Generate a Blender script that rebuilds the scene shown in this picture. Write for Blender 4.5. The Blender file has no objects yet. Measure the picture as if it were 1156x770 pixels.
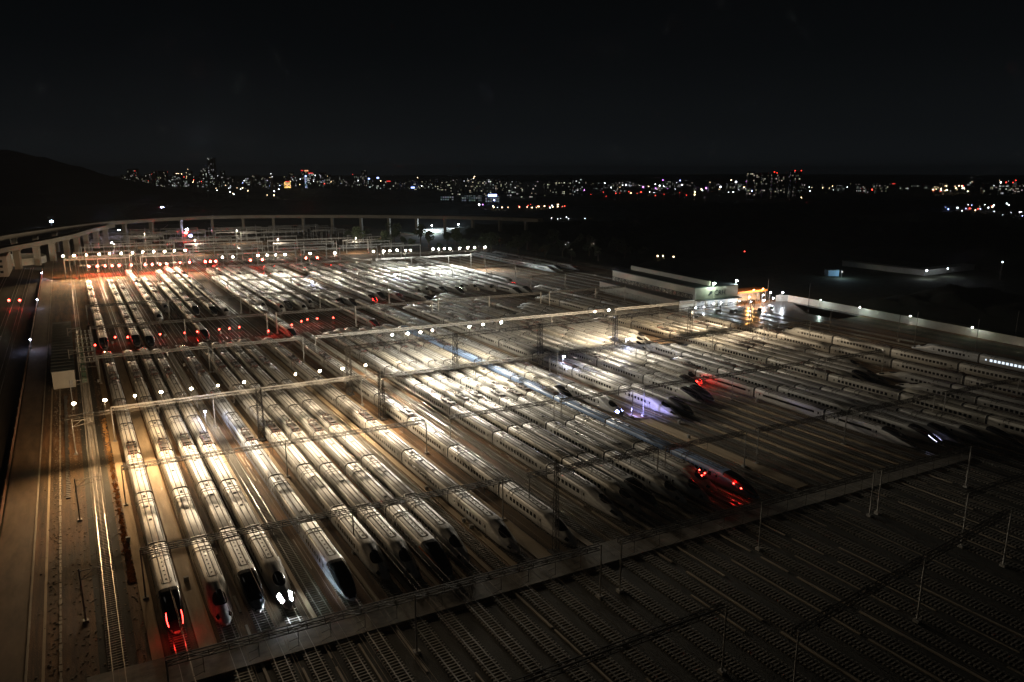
import bpy, math, random
from mathutils import Vector
R = math.radians
random.seed(7)
sc = bpy.context.scene

# ------------------------------------------------------------------ camera
CAM_H = 68.0
PITCH = 12.728
YAW = 30.387
cam_d = bpy.data.cameras.new("camera")
cam = bpy.data.objects.new("camera", cam_d)
sc.collection.objects.link(cam)
cam.location = (0, 0, CAM_H)
cam.rotation_euler = (R(90 - PITCH), 0, R(-YAW))
cam_d.sensor_width = 36.0
cam_d.lens = 850.0 / 1156.0 * 36.0
cam_d.clip_start = 1.0
cam_d.clip_end = 20000.0
sc.camera = cam

# ------------------------------------------------------------------ render + world (night)
sc.view_settings.view_transform = 'Standard'
sc.view_settings.look = 'None'
sc.view_settings.exposure = 0.60
sc.view_settings.gamma = 1.0
cy = sc.cycles
cy.use_denoising = True
cy.max_bounces = 4
cy.diffuse_bounces = 2
cy.glossy_bounces = 2
cy.transmission_bounces = 2
cy.volume_bounces = 0
cy.sample_clamp_indirect = 2.0
cy.sample_clamp_direct = 0.0
cy.caustics_reflective = False
cy.caustics_refractive = False
cy.use_light_tree = True

world = bpy.data.worlds.new("World")
sc.world = world
world.use_nodes = True
wt = world.node_tree
wt.nodes.clear()
w_out = wt.nodes.new("ShaderNodeOutputWorld")
w_bg = wt.nodes.new("ShaderNodeBackground")
w_tc = wt.nodes.new("ShaderNodeTexCoord")
w_sep = wt.nodes.new("ShaderNodeSeparateXYZ")
w_ramp = wt.nodes.new("ShaderNodeValToRGB")
wt.links.new(w_tc.outputs["Generated"], w_sep.inputs[0])
wt.links.new(w_sep.outputs["Z"], w_ramp.inputs[0])
wt.links.new(w_ramp.outputs[0], w_bg.inputs["Color"])
wt.links.new(w_bg.outputs[0], w_out.inputs["Surface"])
el = w_ramp.color_ramp.elements
el[0].position = 0.0; el[0].color = (.0074, .0092, .0108, 1)
el[1].position = 0.30; el[1].color = (.0014, .0016, .0018, 1)
e = el.new(0.05); e.color = (.0050, .0062, .0072, 1)
e = el.new(0.14); e.color = (.0028, .0035, .0041, 1)
w_bg.inputs["Strength"].default_value = 0.52

fill_sun_d = bpy.data.lights.new("fill_sun", 'SUN')
fill_sun_d.energy = 0.004  # weak sun added as fill to lift the dark foreground
fill_sun_d.angle = R(8)
fill_sun_d.color = (1.0, .93, .80)
fill_sun = bpy.data.objects.new("fill_sun", fill_sun_d)
sc.collection.objects.link(fill_sun)
fill_sun.rotation_euler = (R(38), 0, R(-160))

# lamp settings, tuned here
E_NEAR = 15000.0      # floodlights of the near gantry
E_MID = 21000.0       # floodlights of the middle gantry
E_BACK = 21500.0      # floodlights at the far end of the yard
SPILL = .60             # share of a lamp's light thrown to its back
COL_WARM = (1.0, .62, .30)
COL_GOLD = (1.0, .78, .52)
COL_NEUTRAL = (1.0, .89, .71)
COL_COOL = (.96, 1.0, .92)

TH = R(PITCH); PS = R(YAW)
def at(u, v, z=0.0):
    """World point seen at pixel (u, v) of the 1156x770 photograph at height z."""
    a = (u - 578) / 850.; b = (v - 385) / 850.
    down = b * math.cos(TH) + math.sin(TH); fw = math.cos(TH) - b * math.sin(TH)
    t = (CAM_H - z) / down
    r = a * t; f = fw * t
    return (r * math.cos(PS) + f * math.sin(PS), -r * math.sin(PS) + f * math.cos(PS))
def far(u, D):
    """World ground point in picture column u at distance D along the camera heading."""
    r = (u - 578) / 850. * (D * math.cos(TH) + CAM_H * math.sin(TH))
    return (r * math.cos(PS) + D * math.sin(PS), -r * math.sin(PS) + D * math.cos(PS))
def zat(v, D):
    """Height seen at picture row v at distance D."""
    b = (v - 385) / 850.
    return CAM_H - D * (b * math.cos(TH) + math.sin(TH)) / (math.cos(TH) - b * math.sin(TH))

# ------------------------------------------------------------------ materials
MATS = {}
def nodes(m):
    m.use_nodes = True
    nt = m.node_tree
    return nt, nt.nodes["Principled BSDF"]
def paint(name, col, rough=.5, metal=0., noise=.0, scale=(1, 1, 1), dark=.6, spec=None, bump=0., bscale=8., coat=0., detail=5., space="Object"):
    if name in MATS: return MATS[name]
    m = bpy.data.materials.new(name); MATS[name] = m
    nt, b = nodes(m)
    b.inputs["Base Color"].default_value = (*col, 1)
    b.inputs["Roughness"].default_value = rough
    b.inputs["Metallic"].default_value = metal
    if spec is not None: b.inputs["Specular IOR Level"].default_value = spec
    if coat: b.inputs["Coat Weight"].default_value = coat; b.inputs["Coat Roughness"].default_value = .12
    if noise or bump:
        tc = nt.nodes.new("ShaderNodeTexCoord")
        mp = nt.nodes.new("ShaderNodeMapping"); mp.inputs["Scale"].default_value = scale
        nt.links.new(tc.outputs[space], mp.inputs[0])
    if noise:
        n = nt.nodes.new("ShaderNodeTexNoise"); n.inputs["Scale"].default_value = 1.0; n.inputs["Detail"].default_value = detail; n.inputs["Roughness"].default_value = .65
        nt.links.new(mp.outputs[0], n.inputs["Vector"])
        rp = nt.nodes.new("ShaderNodeValToRGB")
        rp.color_ramp.elements[0].position = .5 - .25 * noise; rp.color_ramp.elements[1].position = .5 + .2
        rp.color_ramp.elements[0].color = (*[c * dark for c in col], 1); rp.color_ramp.elements[1].color = (*col, 1)
        nt.links.new(n.outputs[0], rp.inputs[0]); nt.links.new(rp.outputs[0], b.inputs["Base Color"])
    if bump:
        n2 = nt.nodes.new("ShaderNodeTexNoise"); n2.inputs["Scale"].default_value = bscale; n2.inputs["Detail"].default_value = 4
        nt.links.new(tc.outputs[space], n2.inputs["Vector"])
        bp = nt.nodes.new("ShaderNodeBump"); bp.inputs["Strength"].default_value = bump; bp.inputs["Distance"].default_value = .1
        nt.links.new(n2.outputs[0], bp.inputs["Height"]); nt.links.new(bp.outputs[0], b.inputs["Normal"])
    return m
def glow(name, col, strength, sample=False):
    if name in MATS: return MATS[name]
    m = bpy.data.materials.new(name); MATS[name] = m
    nt, b = nodes(m)
    b.inputs["Base Color"].default_value = (.02, .02, .02, 1)
    b.inputs["Emission Color"].default_value = (*col, 1)
    b.inputs["Emission Strength"].default_value = strength
    m.cycles.emission_sampling = 'AUTO' if sample else 'NONE'
    return m

def body_mat(name, col, rough=.33):
    """Train paint: gloss enamel, weathered in long streaks running down from the roof."""
    m = bpy.data.materials.new(name); MATS[name] = m
    nt, b = nodes(m)
    tc = nt.nodes.new("ShaderNodeTexCoord"); mp = nt.nodes.new("ShaderNodeMapping")
    mp.inputs["Scale"].default_value = (2.6, .10, .9)
    geo = nt.nodes.new("ShaderNodeObjectInfo")
    add = nt.nodes.new("ShaderNodeVectorMath"); add.operation = 'ADD'
    mul = nt.nodes.new("ShaderNodeVectorMath"); mul.operation = 'SCALE'; mul.inputs["Scale"].default_value = 3.7
    nt.links.new(geo.outputs["Location"], mul.inputs[0])
    nt.links.new(tc.outputs["Object"], add.inputs[0]); nt.links.new(mul.outputs[0], add.inputs[1])
    nt.links.new(add.outputs[0], mp.inputs[0])
    n = nt.nodes.new("ShaderNodeTexNoise"); n.inputs["Scale"].default_value = 1.6; n.inputs["Detail"].default_value = 6; n.inputs["Roughness"].default_value = .7
    nt.links.new(mp.outputs[0], n.inputs["Vector"])
    rp = nt.nodes.new("ShaderNodeValToRGB")
    rp.color_ramp.elements[0].position = .34; rp.color_ramp.elements[0].color = (*[c * .55 for c in col], 1)
    rp.color_ramp.elements[1].position = .62; rp.color_ramp.elements[1].color = (*col, 1)
    nt.links.new(n.outputs[0], rp.inputs[0]); nt.links.new(rp.outputs[0], b.inputs["Base Color"])
    rr = nt.nodes.new("ShaderNodeMapRange"); rr.inputs["From Min"].default_value = .3; rr.inputs["From Max"].default_value = .7
    rr.inputs["To Min"].default_value = rough + .16; rr.inputs["To Max"].default_value = rough - .03
    nt.links.new(n.outputs[0], rr.inputs["Value"]); nt.links.new(rr.outputs[0], b.inputs["Roughness"])
    b.inputs["Specular IOR Level"].default_value = .6
    return m

M_WHITE = body_mat("white_train_enamel", (.58, .565, .525))
M_WHITE2 = body_mat("worn_white_train_enamel", (.50, .49, .455), .36)
M_WHITE3 = body_mat("clean_white_train_enamel", (.64, .62, .57), .31)
M_WHITE4 = body_mat("dusty_white_train_enamel", (.44, .425, .385), .40)
M_GREY = body_mat("silver_train_enamel", (.42, .42, .41), .30)
M_BLUEB = body_mat("blue_train_enamel", (.25, .37, .60), .30)
M_PALE = body_mat("pale_blue_train_enamel", (.52, .57, .64), .30)
M_CREAM = body_mat("cream_train_enamel", (.60, .56, .47), .36)
M_DARKNOSE = paint("dark_nose_paint", (.035, .037, .042), .22, coat=.5)
M_GLASS = paint("dark_glass", (.010, .011, .013), .10)
M_PANE = paint("coach_window_glass", (.015, .016, .018), .14)
M_ROOFLINE = paint("dark_roof_rubber", (.035, .031, .027), .75)
M_BELLOWS = paint("black_bellows", (.03, .03, .03), .8)
M_EQUIP = paint("dark_roof_equipment", (.035, .032, .03), .5)
M_INS = paint("brown_insulator", (.16, .045, .03), .3)
M_UNDER = paint("grimy_underframe", (.045, .04, .035), .7)
M_ORANGE = paint("orange_stripe", (.62, .16, .03), .3)
M_REDGLOW = paint("red_glow_paint", (.50, .02, .02), .3)  # red lamp light put into colour on train noses
M_BLUES = paint("blue_stripe", (.05, .12, .36), .3)
M_DOOR = paint("grey_door_paint", (.36, .36, .35), .4)
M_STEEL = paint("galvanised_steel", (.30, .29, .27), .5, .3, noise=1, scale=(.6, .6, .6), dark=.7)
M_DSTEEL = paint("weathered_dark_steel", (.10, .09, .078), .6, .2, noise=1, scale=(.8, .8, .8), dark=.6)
M_TRUSS = paint("shade_darkened_steel", (.05, .045, .04), .7)  # grey lattice steel, its shade under the lamps put into the colour
M_CONCPOLE = paint("concrete_pole", (.42, .40, .36), .8, noise=1, scale=(1, 1, .3), dark=.7)
M_RAIL = paint("polished_rail", (.50, .47, .43), .28, .9)
M_SLEEPER = paint("concrete_sleeper", (.34, .31, .26), .85, noise=1, scale=(1.5, .35, 1), dark=.55)
M_WIRE = paint("copper_wire", (.30, .22, .15), .35, .8)
M_CONC = paint("walkway_concrete", (.48, .36, .22), .8, noise=1, scale=(.9, .12, 1), dark=.6, bump=.2, bscale=3)
M_DECK = paint("crossing_concrete", (.25, .225, .185), .8, noise=1, scale=(.35, .8, 1), dark=.4, bump=.2, bscale=3)
M_ROAD = paint("service_road_concrete", (.15, .100, .058), .75, noise=1, scale=(.5, .12, 1), dark=.4, bump=.15, bscale=2)
M_KERB = paint("kerb_stone", (.40, .33, .24), .8, noise=1, scale=(1, .2, 1), dark=.5)
M_FENCE = paint("rusty_fence_panel", (.30, .15, .10), .75, noise=1, scale=(1, .3, 1), dark=.6)
M_WALL = paint("pale_concrete_wall", (.50, .50, .46), .85, noise=1, scale=(.4, .2, .5), dark=.7)
M_CREAMW = paint("cream_cladding", (.50, .46, .38), .7, noise=1, scale=(.5, .2, .1), dark=.85)
M_ROOFD = paint("dark_sheet_roof", (.05, .065, .06), .6, noise=1, scale=(.4, .1, 1), dark=.6)
M_VIA = paint("viaduct_concrete", (.26, .235, .195), .85, noise=1, scale=(.1, .1, .1), dark=.7)
M_LEAF = paint("dark_foliage", (.055, .075, .035), .8, noise=1, scale=(.5, .5, .5), dark=.35)
M_BARK = paint("bark", (.09, .07, .05), .9)
M_FOREST = paint("woodland_canopy", (.030, .038, .024), .95, noise=1, scale=(.05, .05, .05), dark=.3, bump=.5, bscale=.2)
M_HILL = paint("hill_scrub", (.022, .026, .020), .95, noise=1, scale=(.01, .01, .01), dark=.4)
M_TOWER = paint("tower_render", (.16, .155, .15), .8)
M_TOWERD = paint("dark_tower_render", (.16, .16, .165), .8)
M_GRASS = paint("rough_grass", (.075, .085, .045), .95, noise=1, scale=(.2, .2, .2), dark=.3)
M_WET = paint("wet_asphalt", (.075, .078, .085), .30, noise=1, scale=(.2, .2, .2), dark=.5)
M_GREENB = paint("green_box_paint", (.04, .10, .05), .5)
M_TEXT = paint("black_lettering", (.02, .025, .035), .5)
M_TRUNKLINE = paint("cable_trough_lid", (.50, .42, .31), .8, noise=1, scale=(1.5, 1.2, 1), dark=.3)

def ballast_mat():
    m = bpy.data.materials.new("ballast"); MATS["ballast"] = m
    nt, b = nodes(m)
    tc = nt.nodes.new("ShaderNodeTexCoord")
    def noise(scale, detail, rough=.6, vec=None):
        n = nt.nodes.new("ShaderNodeTexNoise"); n.inputs["Scale"].default_value = scale; n.inputs["Detail"].default_value = detail; n.inputs["Roughness"].default_value = rough
        nt.links.new(vec or tc.outputs["Object"], n.inputs["Vector"]); return n
    mp = nt.nodes.new("ShaderNodeMapping"); mp.inputs["Scale"].default_value = (.5, .03, 1)
    nt.links.new(tc.outputs["Object"], mp.inputs[0])
    long = noise(1.0, 6, .7, mp.outputs[0])
    fine = noise(6.0, 4)
    big = noise(.03, 4)
    r1 = nt.nodes.new("ShaderNodeValToRGB")
    r1.color_ramp.elements[0].position = .35; r1.color_ramp.elements[0].color = (.050, .031, .017, 1)
    r1.color_ramp.elements[1].position = .66; r1.color_ramp.elements[1].color = (.28, .155, .070, 1)
    nt.links.new(long.outputs[0], r1.inputs[0])
    r2 = nt.nodes.new("ShaderNodeValToRGB")
    r2.color_ramp.elements[0].position = .38; r2.color_ramp.elements[0].color = (.45, .45, .45, 1)
    r2.color_ramp.elements[1].position = .62; r2.color_ramp.elements[1].color = (1.15, 1.15, 1.15, 1)
    nt.links.new(fine.outputs[0], r2.inputs[0])
    mx = nt.nodes.new("ShaderNodeMix"); mx.data_type = 'RGBA'; mx.blend_type = 'MULTIPLY'; mx.inputs[0].default_value = 1.0
    nt.links.new(r1.outputs[0], mx.inputs[6]); nt.links.new(r2.outputs[0], mx.inputs[7])
    r3 = nt.nodes.new("ShaderNodeValToRGB")
    r3.color_ramp.elements[0].position = .42; r3.color_ramp.elements[0].color = (.55, .62, .60, 1)
    r3.color_ramp.elements[1].position = .60; r3.color_ramp.elements[1].color = (1.1, 1.0, .9, 1)
    nt.links.new(big.outputs[0], r3.inputs[0])
    mx2 = nt.nodes.new("ShaderNodeMix"); mx2.data_type = 'RGBA'; mx2.blend_type = 'MULTIPLY'; mx2.inputs[0].default_value = 1.0
    nt.links.new(mx.outputs[2], mx2.inputs[6]); nt.links.new(r3.outputs[0], mx2.inputs[7])
    nt.links.new(mx2.outputs[2], b.inputs["Base Color"])
    b.inputs["Roughness"].default_value = .9
    bp = nt.nodes.new("ShaderNodeBump"); bp.inputs["Strength"].default_value = .6; bp.inputs["Distance"].default_value = .1
    nt.links.new(fine.outputs[0], bp.inputs["Height"]); nt.links.new(bp.outputs[0], b.inputs["Normal"])
    return m
M_BALLAST = ballast_mat()

def lit_windows_mat(name, col, density, strength, cell):
    """Windows of a far block: a grid of panes in world metres, a share of them lit from inside."""
    m = bpy.data.materials.new(name); MATS[name] = m
    nt, b = nodes(m)
    tc = nt.nodes.new("ShaderNodeTexCoord")
    info = nt.nodes.new("ShaderNodeObjectInfo")
    sep = nt.nodes.new("ShaderNodeSeparateXYZ"); nt.links.new(tc.outputs["Object"], sep.inputs[0])
    ax = nt.nodes.new("ShaderNodeMath"); ax.operation = 'ADD'
    nt.links.new(sep.outputs["X"], ax.inputs[0]); nt.links.new(sep.outputs["Y"], ax.inputs[1])
    def cellof(sock, size):
        d = nt.nodes.new("ShaderNodeMath"); d.operation = 'DIVIDE'; d.inputs[1].default_value = size; nt.links.new(sock, d.inputs[0])
        f = nt.nodes.new("ShaderNodeMath"); f.operation = 'FLOOR'; nt.links.new(d.outputs[0], f.inputs[0])
        g = nt.nodes.new("ShaderNodeMath"); g.operation = 'FRACT'; nt.links.new(d.outputs[0], g.inputs[0])
        return f.outputs[0], g.outputs[0]
    fx, gx = cellof(ax.outputs[0], cell); fz, gz = cellof(sep.outputs["Z"], cell)
    cmb = nt.nodes.new("ShaderNodeCombineXYZ"); nt.links.new(fx, cmb.inputs[0]); nt.links.new(fz, cmb.inputs[1]); nt.links.new(info.outputs["Random"], cmb.inputs[2])
    sc_ = nt.nodes.new("ShaderNodeVectorMath"); sc_.operation = 'MULTIPLY'; sc_.inputs[1].default_value = (1, 1, 97); nt.links.new(cmb.outputs[0], sc_.inputs[0])
    wn = nt.nodes.new("ShaderNodeTexWhiteNoise"); wn.noise_dimensions = '3D'; nt.links.new(sc_.outputs[0], wn.inputs["Vector"])
    lt = nt.nodes.new("ShaderNodeMath"); lt.operation = 'LESS_THAN'; lt.inputs[1].default_value = density; nt.links.new(wn.outputs["Value"], lt.inputs[0])
    a1 = nt.nodes.new("ShaderNodeMath"); a1.operation = 'LESS_THAN'; a1.inputs[1].default_value = .7; nt.links.new(gx, a1.inputs[0])
    a2 = nt.nodes.new("ShaderNodeMath"); a2.operation = 'LESS_THAN'; a2.inputs[1].default_value = .6; nt.links.new(gz, a2.inputs[0])
    m1 = nt.nodes.new("ShaderNodeMath"); m1.operation = 'MULTIPLY'; nt.links.new(a1.outputs[0], m1.inputs[0]); nt.links.new(a2.outputs[0], m1.inputs[1])
    m2 = nt.nodes.new("ShaderNodeMath"); m2.operation = 'MULTIPLY'; nt.links.new(m1.outputs[0], m2.inputs[0]); nt.links.new(lt.outputs[0], m2.inputs[1])
    q1 = nt.nodes.new("ShaderNodeMath"); q1.operation = 'DIVIDE'; q1.inputs[1].default_value = density; nt.links.new(wn.outputs["Value"], q1.inputs[0])
    q2 = nt.nodes.new("ShaderNodeMath"); q2.operation = 'POWER'; q2.inputs[1].default_value = 2.6 if density < .5 else .6; nt.links.new(q1.outputs[0], q2.inputs[0])
    q3 = nt.nodes.new("ShaderNodeMath"); q3.operation = 'MULTIPLY'; nt.links.new(q2.outputs[0], q3.inputs[0]); nt.links.new(m2.outputs[0], q3.inputs[1])
    m3 = nt.nodes.new("ShaderNodeMath"); m3.operation = 'MULTIPLY'; m3.inputs[1].default_value = strength; nt.links.new(q3.outputs[0], m3.inputs[0])
    hs = nt.nodes.new("ShaderNodeMix"); hs.data_type = 'RGBA'
    nt.links.new(wn.outputs["Color"], hs.inputs[7]); hs.inputs[6].default_value = (*col, 1); hs.inputs[0].default_value = .25
    b.inputs["Base Color"].default_value = (.03, .03, .035, 1); b.inputs["Roughness"].default_value = .3
    nt.links.new(hs.outputs[2], b.inputs["Emission Color"]); nt.links.new(m3.outputs[0], b.inputs["Emission Strength"])
    m.cycles.emission_sampling = 'NONE'
    return m
M_WIN_DIM = lit_windows_mat("sparse_lit_windows", (1, .82, .58), .16, .75, 4.0)
M_WIN_MED = lit_windows_mat("scattered_lit_windows", (.95, .92, .85), .26, 1.0, 4.0)
M_WIN_BRT = lit_windows_mat("bright_lit_windows", (.85, .93, 1), .42, .9, 7.0)

# ------------------------------------------------------------------ mesh helpers
class MB:
    def __init__(s): s.v = []; s.f = []; s.m = []
    def quad(s, *p, mi=0):
        i = len(s.v); s.v += [tuple(q) for q in p]; s.f.append(tuple(range(i, i + len(p)))); s.m.append(mi)
    def box(s, x0, x1, y0, y1, z0, z1, mi=0):
        i = len(s.v)
        s.v += [(x0, y0, z0), (x1, y0, z0), (x1, y1, z0), (x0, y1, z0), (x0, y0, z1), (x1, y0, z1), (x1, y1, z1), (x0, y1, z1)]
        for f in ((0, 3, 2, 1), (4, 5, 6, 7), (0, 1, 5, 4), (1, 2, 6, 5), (2, 3, 7, 6), (3, 0, 4, 7)):
            s.f.append(tuple(i + k for k in f)); s.m.append(mi)
    def bar(s, a, b, w, mi=0, w2=None, n=4):
        a = Vector(a); b = Vector(b); d = (b - a)
        if d.length < 1e-6: return
        d.normalize()
        up = Vector((0, 0, 1)) if abs(d.z) < .95 else Vector((0, 1, 0))
        e1 = d.cross(up).normalized(); e2 = d.cross(e1)
        w2 = w if w2 is None else w2
        i = len(s.v)
        for (c, ww) in ((a, w), (b, w2)):
            for k in range(n):
                an = 2 * math.pi * (k + .5) / n; rr = ww / 2 * (1.41 if n == 4 else 1)
                s.v.append(tuple(c + e1 * math.cos(an) * rr + e2 * math.sin(an) * rr))
        for k in range(n):
            s.f.append((i + k, i + (k + 1) % n, i + n + (k + 1) % n, i + n + k)); s.m.append(mi)
        s.f.append(tuple(i + k for k in reversed(range(n)))); s.m.append(mi)
        s.f.append(tuple(i + n + k for k in range(n))); s.m.append(mi)
    def blob(s, c, r, mi=0, seg=8, rings=5, sq=(1, 1, 1), jit=0.):
        i = len(s.v)
        for a in range(rings + 1):
            th = math.pi * a / rings
            for k in range(seg):
                ph = 2 * math.pi * k / seg
                rr = r * (1 + (random.random() - .5) * jit)
                s.v.append((c[0] + rr * sq[0] * math.sin(th) * math.cos(ph), c[1] + rr * sq[1] * math.sin(th) * math.sin(ph), c[2] + rr * sq[2] * math.cos(th)))
        for a in range(rings):
            for k in range(seg):
                s.f.append((i + a * seg + k, i + (a + 1) * seg + k, i + (a + 1) * seg + (k + 1) % seg, i + a * seg + (k + 1) % seg)); s.m.append(mi)
    def mesh(s, name, mats, smooth=False):
        me = bpy.data.meshes.new(name); me.from_pydata(s.v, [], s.f)
        if not isinstance(mats, (list, tuple)): mats = [mats]
        for m in mats: me.materials.append(m)
        if any(s.m): me.polygons.foreach_set("material_index", s.m)
        if smooth: me.polygons.foreach_set("use_smooth", [True] * len(s.f))
        me.update()
        return me
def link(name, data, parent=None, loc=(0, 0, 0), rz=0., mat=None, kind=None, label=None):
    o = bpy.data.objects.new(name, data); sc.collection.objects.link(o)
    o.location = loc; o.rotation_euler = (0, 0, rz)
    if parent: o.parent = parent
    if mat is not None:
        o.material_slots[0].link = 'OBJECT'; o.material_slots[0].material = mat
    if kind: o["kind"] = kind
    if label: o["label"] = label
    return o
def thing(name, label, cat, loc=(0, 0, 0), rz=0., group=None, data=None):
    o = link(name, data, None, loc, rz)
    o["label"] = label; o["category"] = cat
    if group: o["group"] = group
    return o
def lamp(name, kind, parent, loc, energy, col, radius=.35, rot=None, spot=None, blend=.6):
    d = bpy.data.lights.new(name, kind)
    d.energy = energy; d.color = col; d.shadow_soft_size = radius
    if kind == 'SPOT': d.spot_size = spot; d.spot_blend = blend
    o = bpy.data.objects.new(name, d); sc.collection.objects.link(o)
    o.location = loc; o.parent = parent
    if rot: o.rotation_euler = rot
    return o
ORD = ["first", "second", "third", "fourth", "fifth", "sixth", "seventh", "eighth", "ninth", "tenth", "eleventh", "twelfth", "thirteenth", "fourteenth", "fifteenth", "sixteenth", "seventeenth", "eighteenth", "nineteenth", "twentieth",
       "twenty-first", "twenty-second", "twenty-third", "twenty-fourth", "twenty-fifth", "twenty-sixth", "twenty-seventh", "twenty-eighth", "twenty-ninth", "thirtieth"]
for _t, _T in (("thirty", "thirtieth"), ("forty", "fortieth"), ("fifty", "fiftieth"), ("sixty", "sixtieth")):
    if _t != "thirty": ORD.append(_T)
    ORD += [_t + "-" + ORD[k] for k in range(9)]

# ------------------------------------------------------------------ ground, hill, woods
g = MB()
g.quad((-9000, -600, -.35), (14000, -600, -.35), (14000, 12000, -.35), (-9000, 12000, -.35))
link("ground", g.mesh("ground", M_GRASS), kind="structure")
g = MB()
g.quad((-12.0, 10, 0), (326, 10, 0), (326, 960, 0), (-12.0, 960, 0))
link("ballast_bed", g.mesh("ballast_bed", M_BALLAST), kind="structure")
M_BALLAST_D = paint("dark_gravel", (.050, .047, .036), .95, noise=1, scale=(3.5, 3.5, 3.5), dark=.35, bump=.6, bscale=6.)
g = MB(); g.quad((-12.0, 10, .006), (330, 10, .006), (330, 82.5, .006), (-12, 99.5, .006))  # dark gravel; the foreground's dimness is also put into this sheet's colour
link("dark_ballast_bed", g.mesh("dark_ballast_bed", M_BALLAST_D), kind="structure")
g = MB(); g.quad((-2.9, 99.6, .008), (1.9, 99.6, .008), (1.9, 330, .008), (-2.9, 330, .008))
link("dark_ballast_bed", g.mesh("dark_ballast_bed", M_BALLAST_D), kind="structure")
g = MB()
g.quad((-75, 10, -.3), (-18.2, 10, -.3), (-18.2, 960, -.3), (-75, 960, -.3))
link("lower_ballast_bed", g.mesh("lower_ballast_bed", paint("dark_ballast", (.05, .042, .034), .95, noise=1, scale=(.8, .1, 1), dark=.5)), kind="structure")

def heightfield(name, mat, x0, x1, y0, y1, nx, ny, fn, kind):
    m = MB()
    for j in range(ny + 1):
        for i in range(nx + 1):
            x = x0 + (x1 - x0) * i / nx; y = y0 + (y1 - y0) * j / ny
            m.v.append((x, y, fn(x, y)))
    for j in range(ny):
        for i in range(nx):
            a = j * (nx + 1) + i
            m.f.append((a, a + 1, a + nx + 2, a + nx + 1)); m.m.append(0)
    return link(name, m.mesh(name, mat, True), kind=kind)
def cam_uD(x, y):
    r = x * math.cos(PS) - y * math.sin(PS); f = x * math.sin(PS) + y * math.cos(PS)
    return (578 + 850 * r / (f * math.cos(TH) + CAM_H * math.sin(TH)) if f > 50 else -9999), f
# the hill on the left
RIDGE = [(-900, 168), (-500, 164), (-200, 161), (-60, 162), (0, 167), (40, 173), (80, 184), (120, 196), (150, 203.5), (180, 209), (200, 214), (230, 219), (300, 228)]
def hill_fn(x, y):
    # a long spur: its crest height falls from left to right, its slopes fall off to both sides
    u, D = cam_uD(x, y)
    v = RIDGE[0][1] if u < RIDGE[0][0] else RIDGE[-1][1]
    for p, q in zip(RIDGE, RIDGE[1:]):
        if p[0] <= u <= q[0]: v = p[1] + (q[1] - p[1]) * (u - p[0]) / (q[0] - p[0])
    top = max(0, zat(v, 2050.))
    k = math.exp(-((D - 2050.) / 270.) ** 2)
    return top * k - 3 + random.uniform(-5, 5) * (k > .05)
heightfield("hill", M_HILL, -3200, 900, 500, 3300, 150, 110, hill_fn, "structure")

# far woodland between the yard and the city: rolling canopy, one mass
def canopy(x, y):
    b = 9 + 4 * math.sin(x * .013 + 1.3) * math.cos(y * .011) + 3 * math.sin(x * .031 + y * .027)
    return max(-1., b + random.uniform(-3.2, 3.2))
def wood_patch(name, x0, x1, y0, y1, st, edge=25.):
    def fn(x, y):
        d = min(x - x0, x1 - x, y - y0, y1 - y)
        k = min(1, max(0, d / edge))
        return canopy(x, y) * k - .6 * (1 - k)
    heightfield(name, M_FOREST, x0, x1, y0, y1, int((x1 - x0) / st), int((y1 - y0) / st), fn, "stuff")
wood_patch("woodland", 345, 900, 420, 760, 8)
wood_patch("woodland", 560, 1300, -60, 420, 9)
wood_patch("woodland", 620, 1500, 760, 1020, 12)
wood_patch("woodland", 345, 545, 380, 430, 6)
wood_patch("woodland", 348, 440, 60, 250, 6)
wood_patch("woodland", 80, 620, 1100, 1650, 13)
wood_patch("woodland", -340, -60, 240, 560, 8)

# ------------------------------------------------------------------ roads, walkways, crossing (setting)
def skew(Y0, k): return lambda X: Y0 - k * X
def strip(name, mat, pts_l, pts_r, z, kind="structure", thick=0.):
    m = MB()
    n = len(pts_l)
    for i in range(n - 1):
        a, b, c, d = pts_l[i], pts_r[i], pts_r[i + 1], pts_l[i + 1]
        m.quad((a[0], a[1], z), (b[0], b[1], z), (c[0], c[1], z), (d[0], d[1], z))
        if thick:
            m.quad((a[0], a[1], z - thick), (a[0], a[1], z), (d[0], d[1], z), (d[0], d[1], z - thick))
            m.quad((b[0], b[1], z), (b[0], b[1], z - thick), (c[0], c[1], z - thick), (c[0], c[1], z))
            if i == 0: m.quad((a[0], a[1], z - thick), (b[0], b[1], z - thick), (b[0], b[1], z), (a[0], a[1], z))
    return link(name, m.mesh(name, mat), kind=kind)
ys = [10 + 25 * i for i in range(33)]
strip("service_road", M_ROAD, [(-17.4, y) for y in ys], [(-11.9, y) for y in ys], .02)
strip("kerb", M_KERB, [(-11.9, y) for y in ys], [(-11.6, y) for y in ys], .16, thick=.2)
# cable trough beside the road, a broken pale line
m = MB(); y = 60.
while y < 300:
    ln = random.uniform(.9, 2.2)
    w = random.uniform(.12, .22)
    m.box(-7.6 - w, -7.6 + w, y, y + ln, 0, .1 + random.random() * .05); y += ln + random.uniform(.05, .3)
link("cable_trough", m.mesh("cable_trough", M_TRUNKLINE), kind="structure")
strip("path", M_CONC, [(-9.9, y) for y in ys[2:12]], [(-9.5, y) for y in ys[2:12]], .03)
# shallow ditch strip with rubble
m = MB(); y = 176.
while y < 262:
    m.box(-6.5, -5.9 + random.random() * .3, y, y + .8, 0, .25); y += 1.1
link("ditch_grating", m.mesh("ditch_grating", M_DSTEEL), kind="structure")

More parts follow.
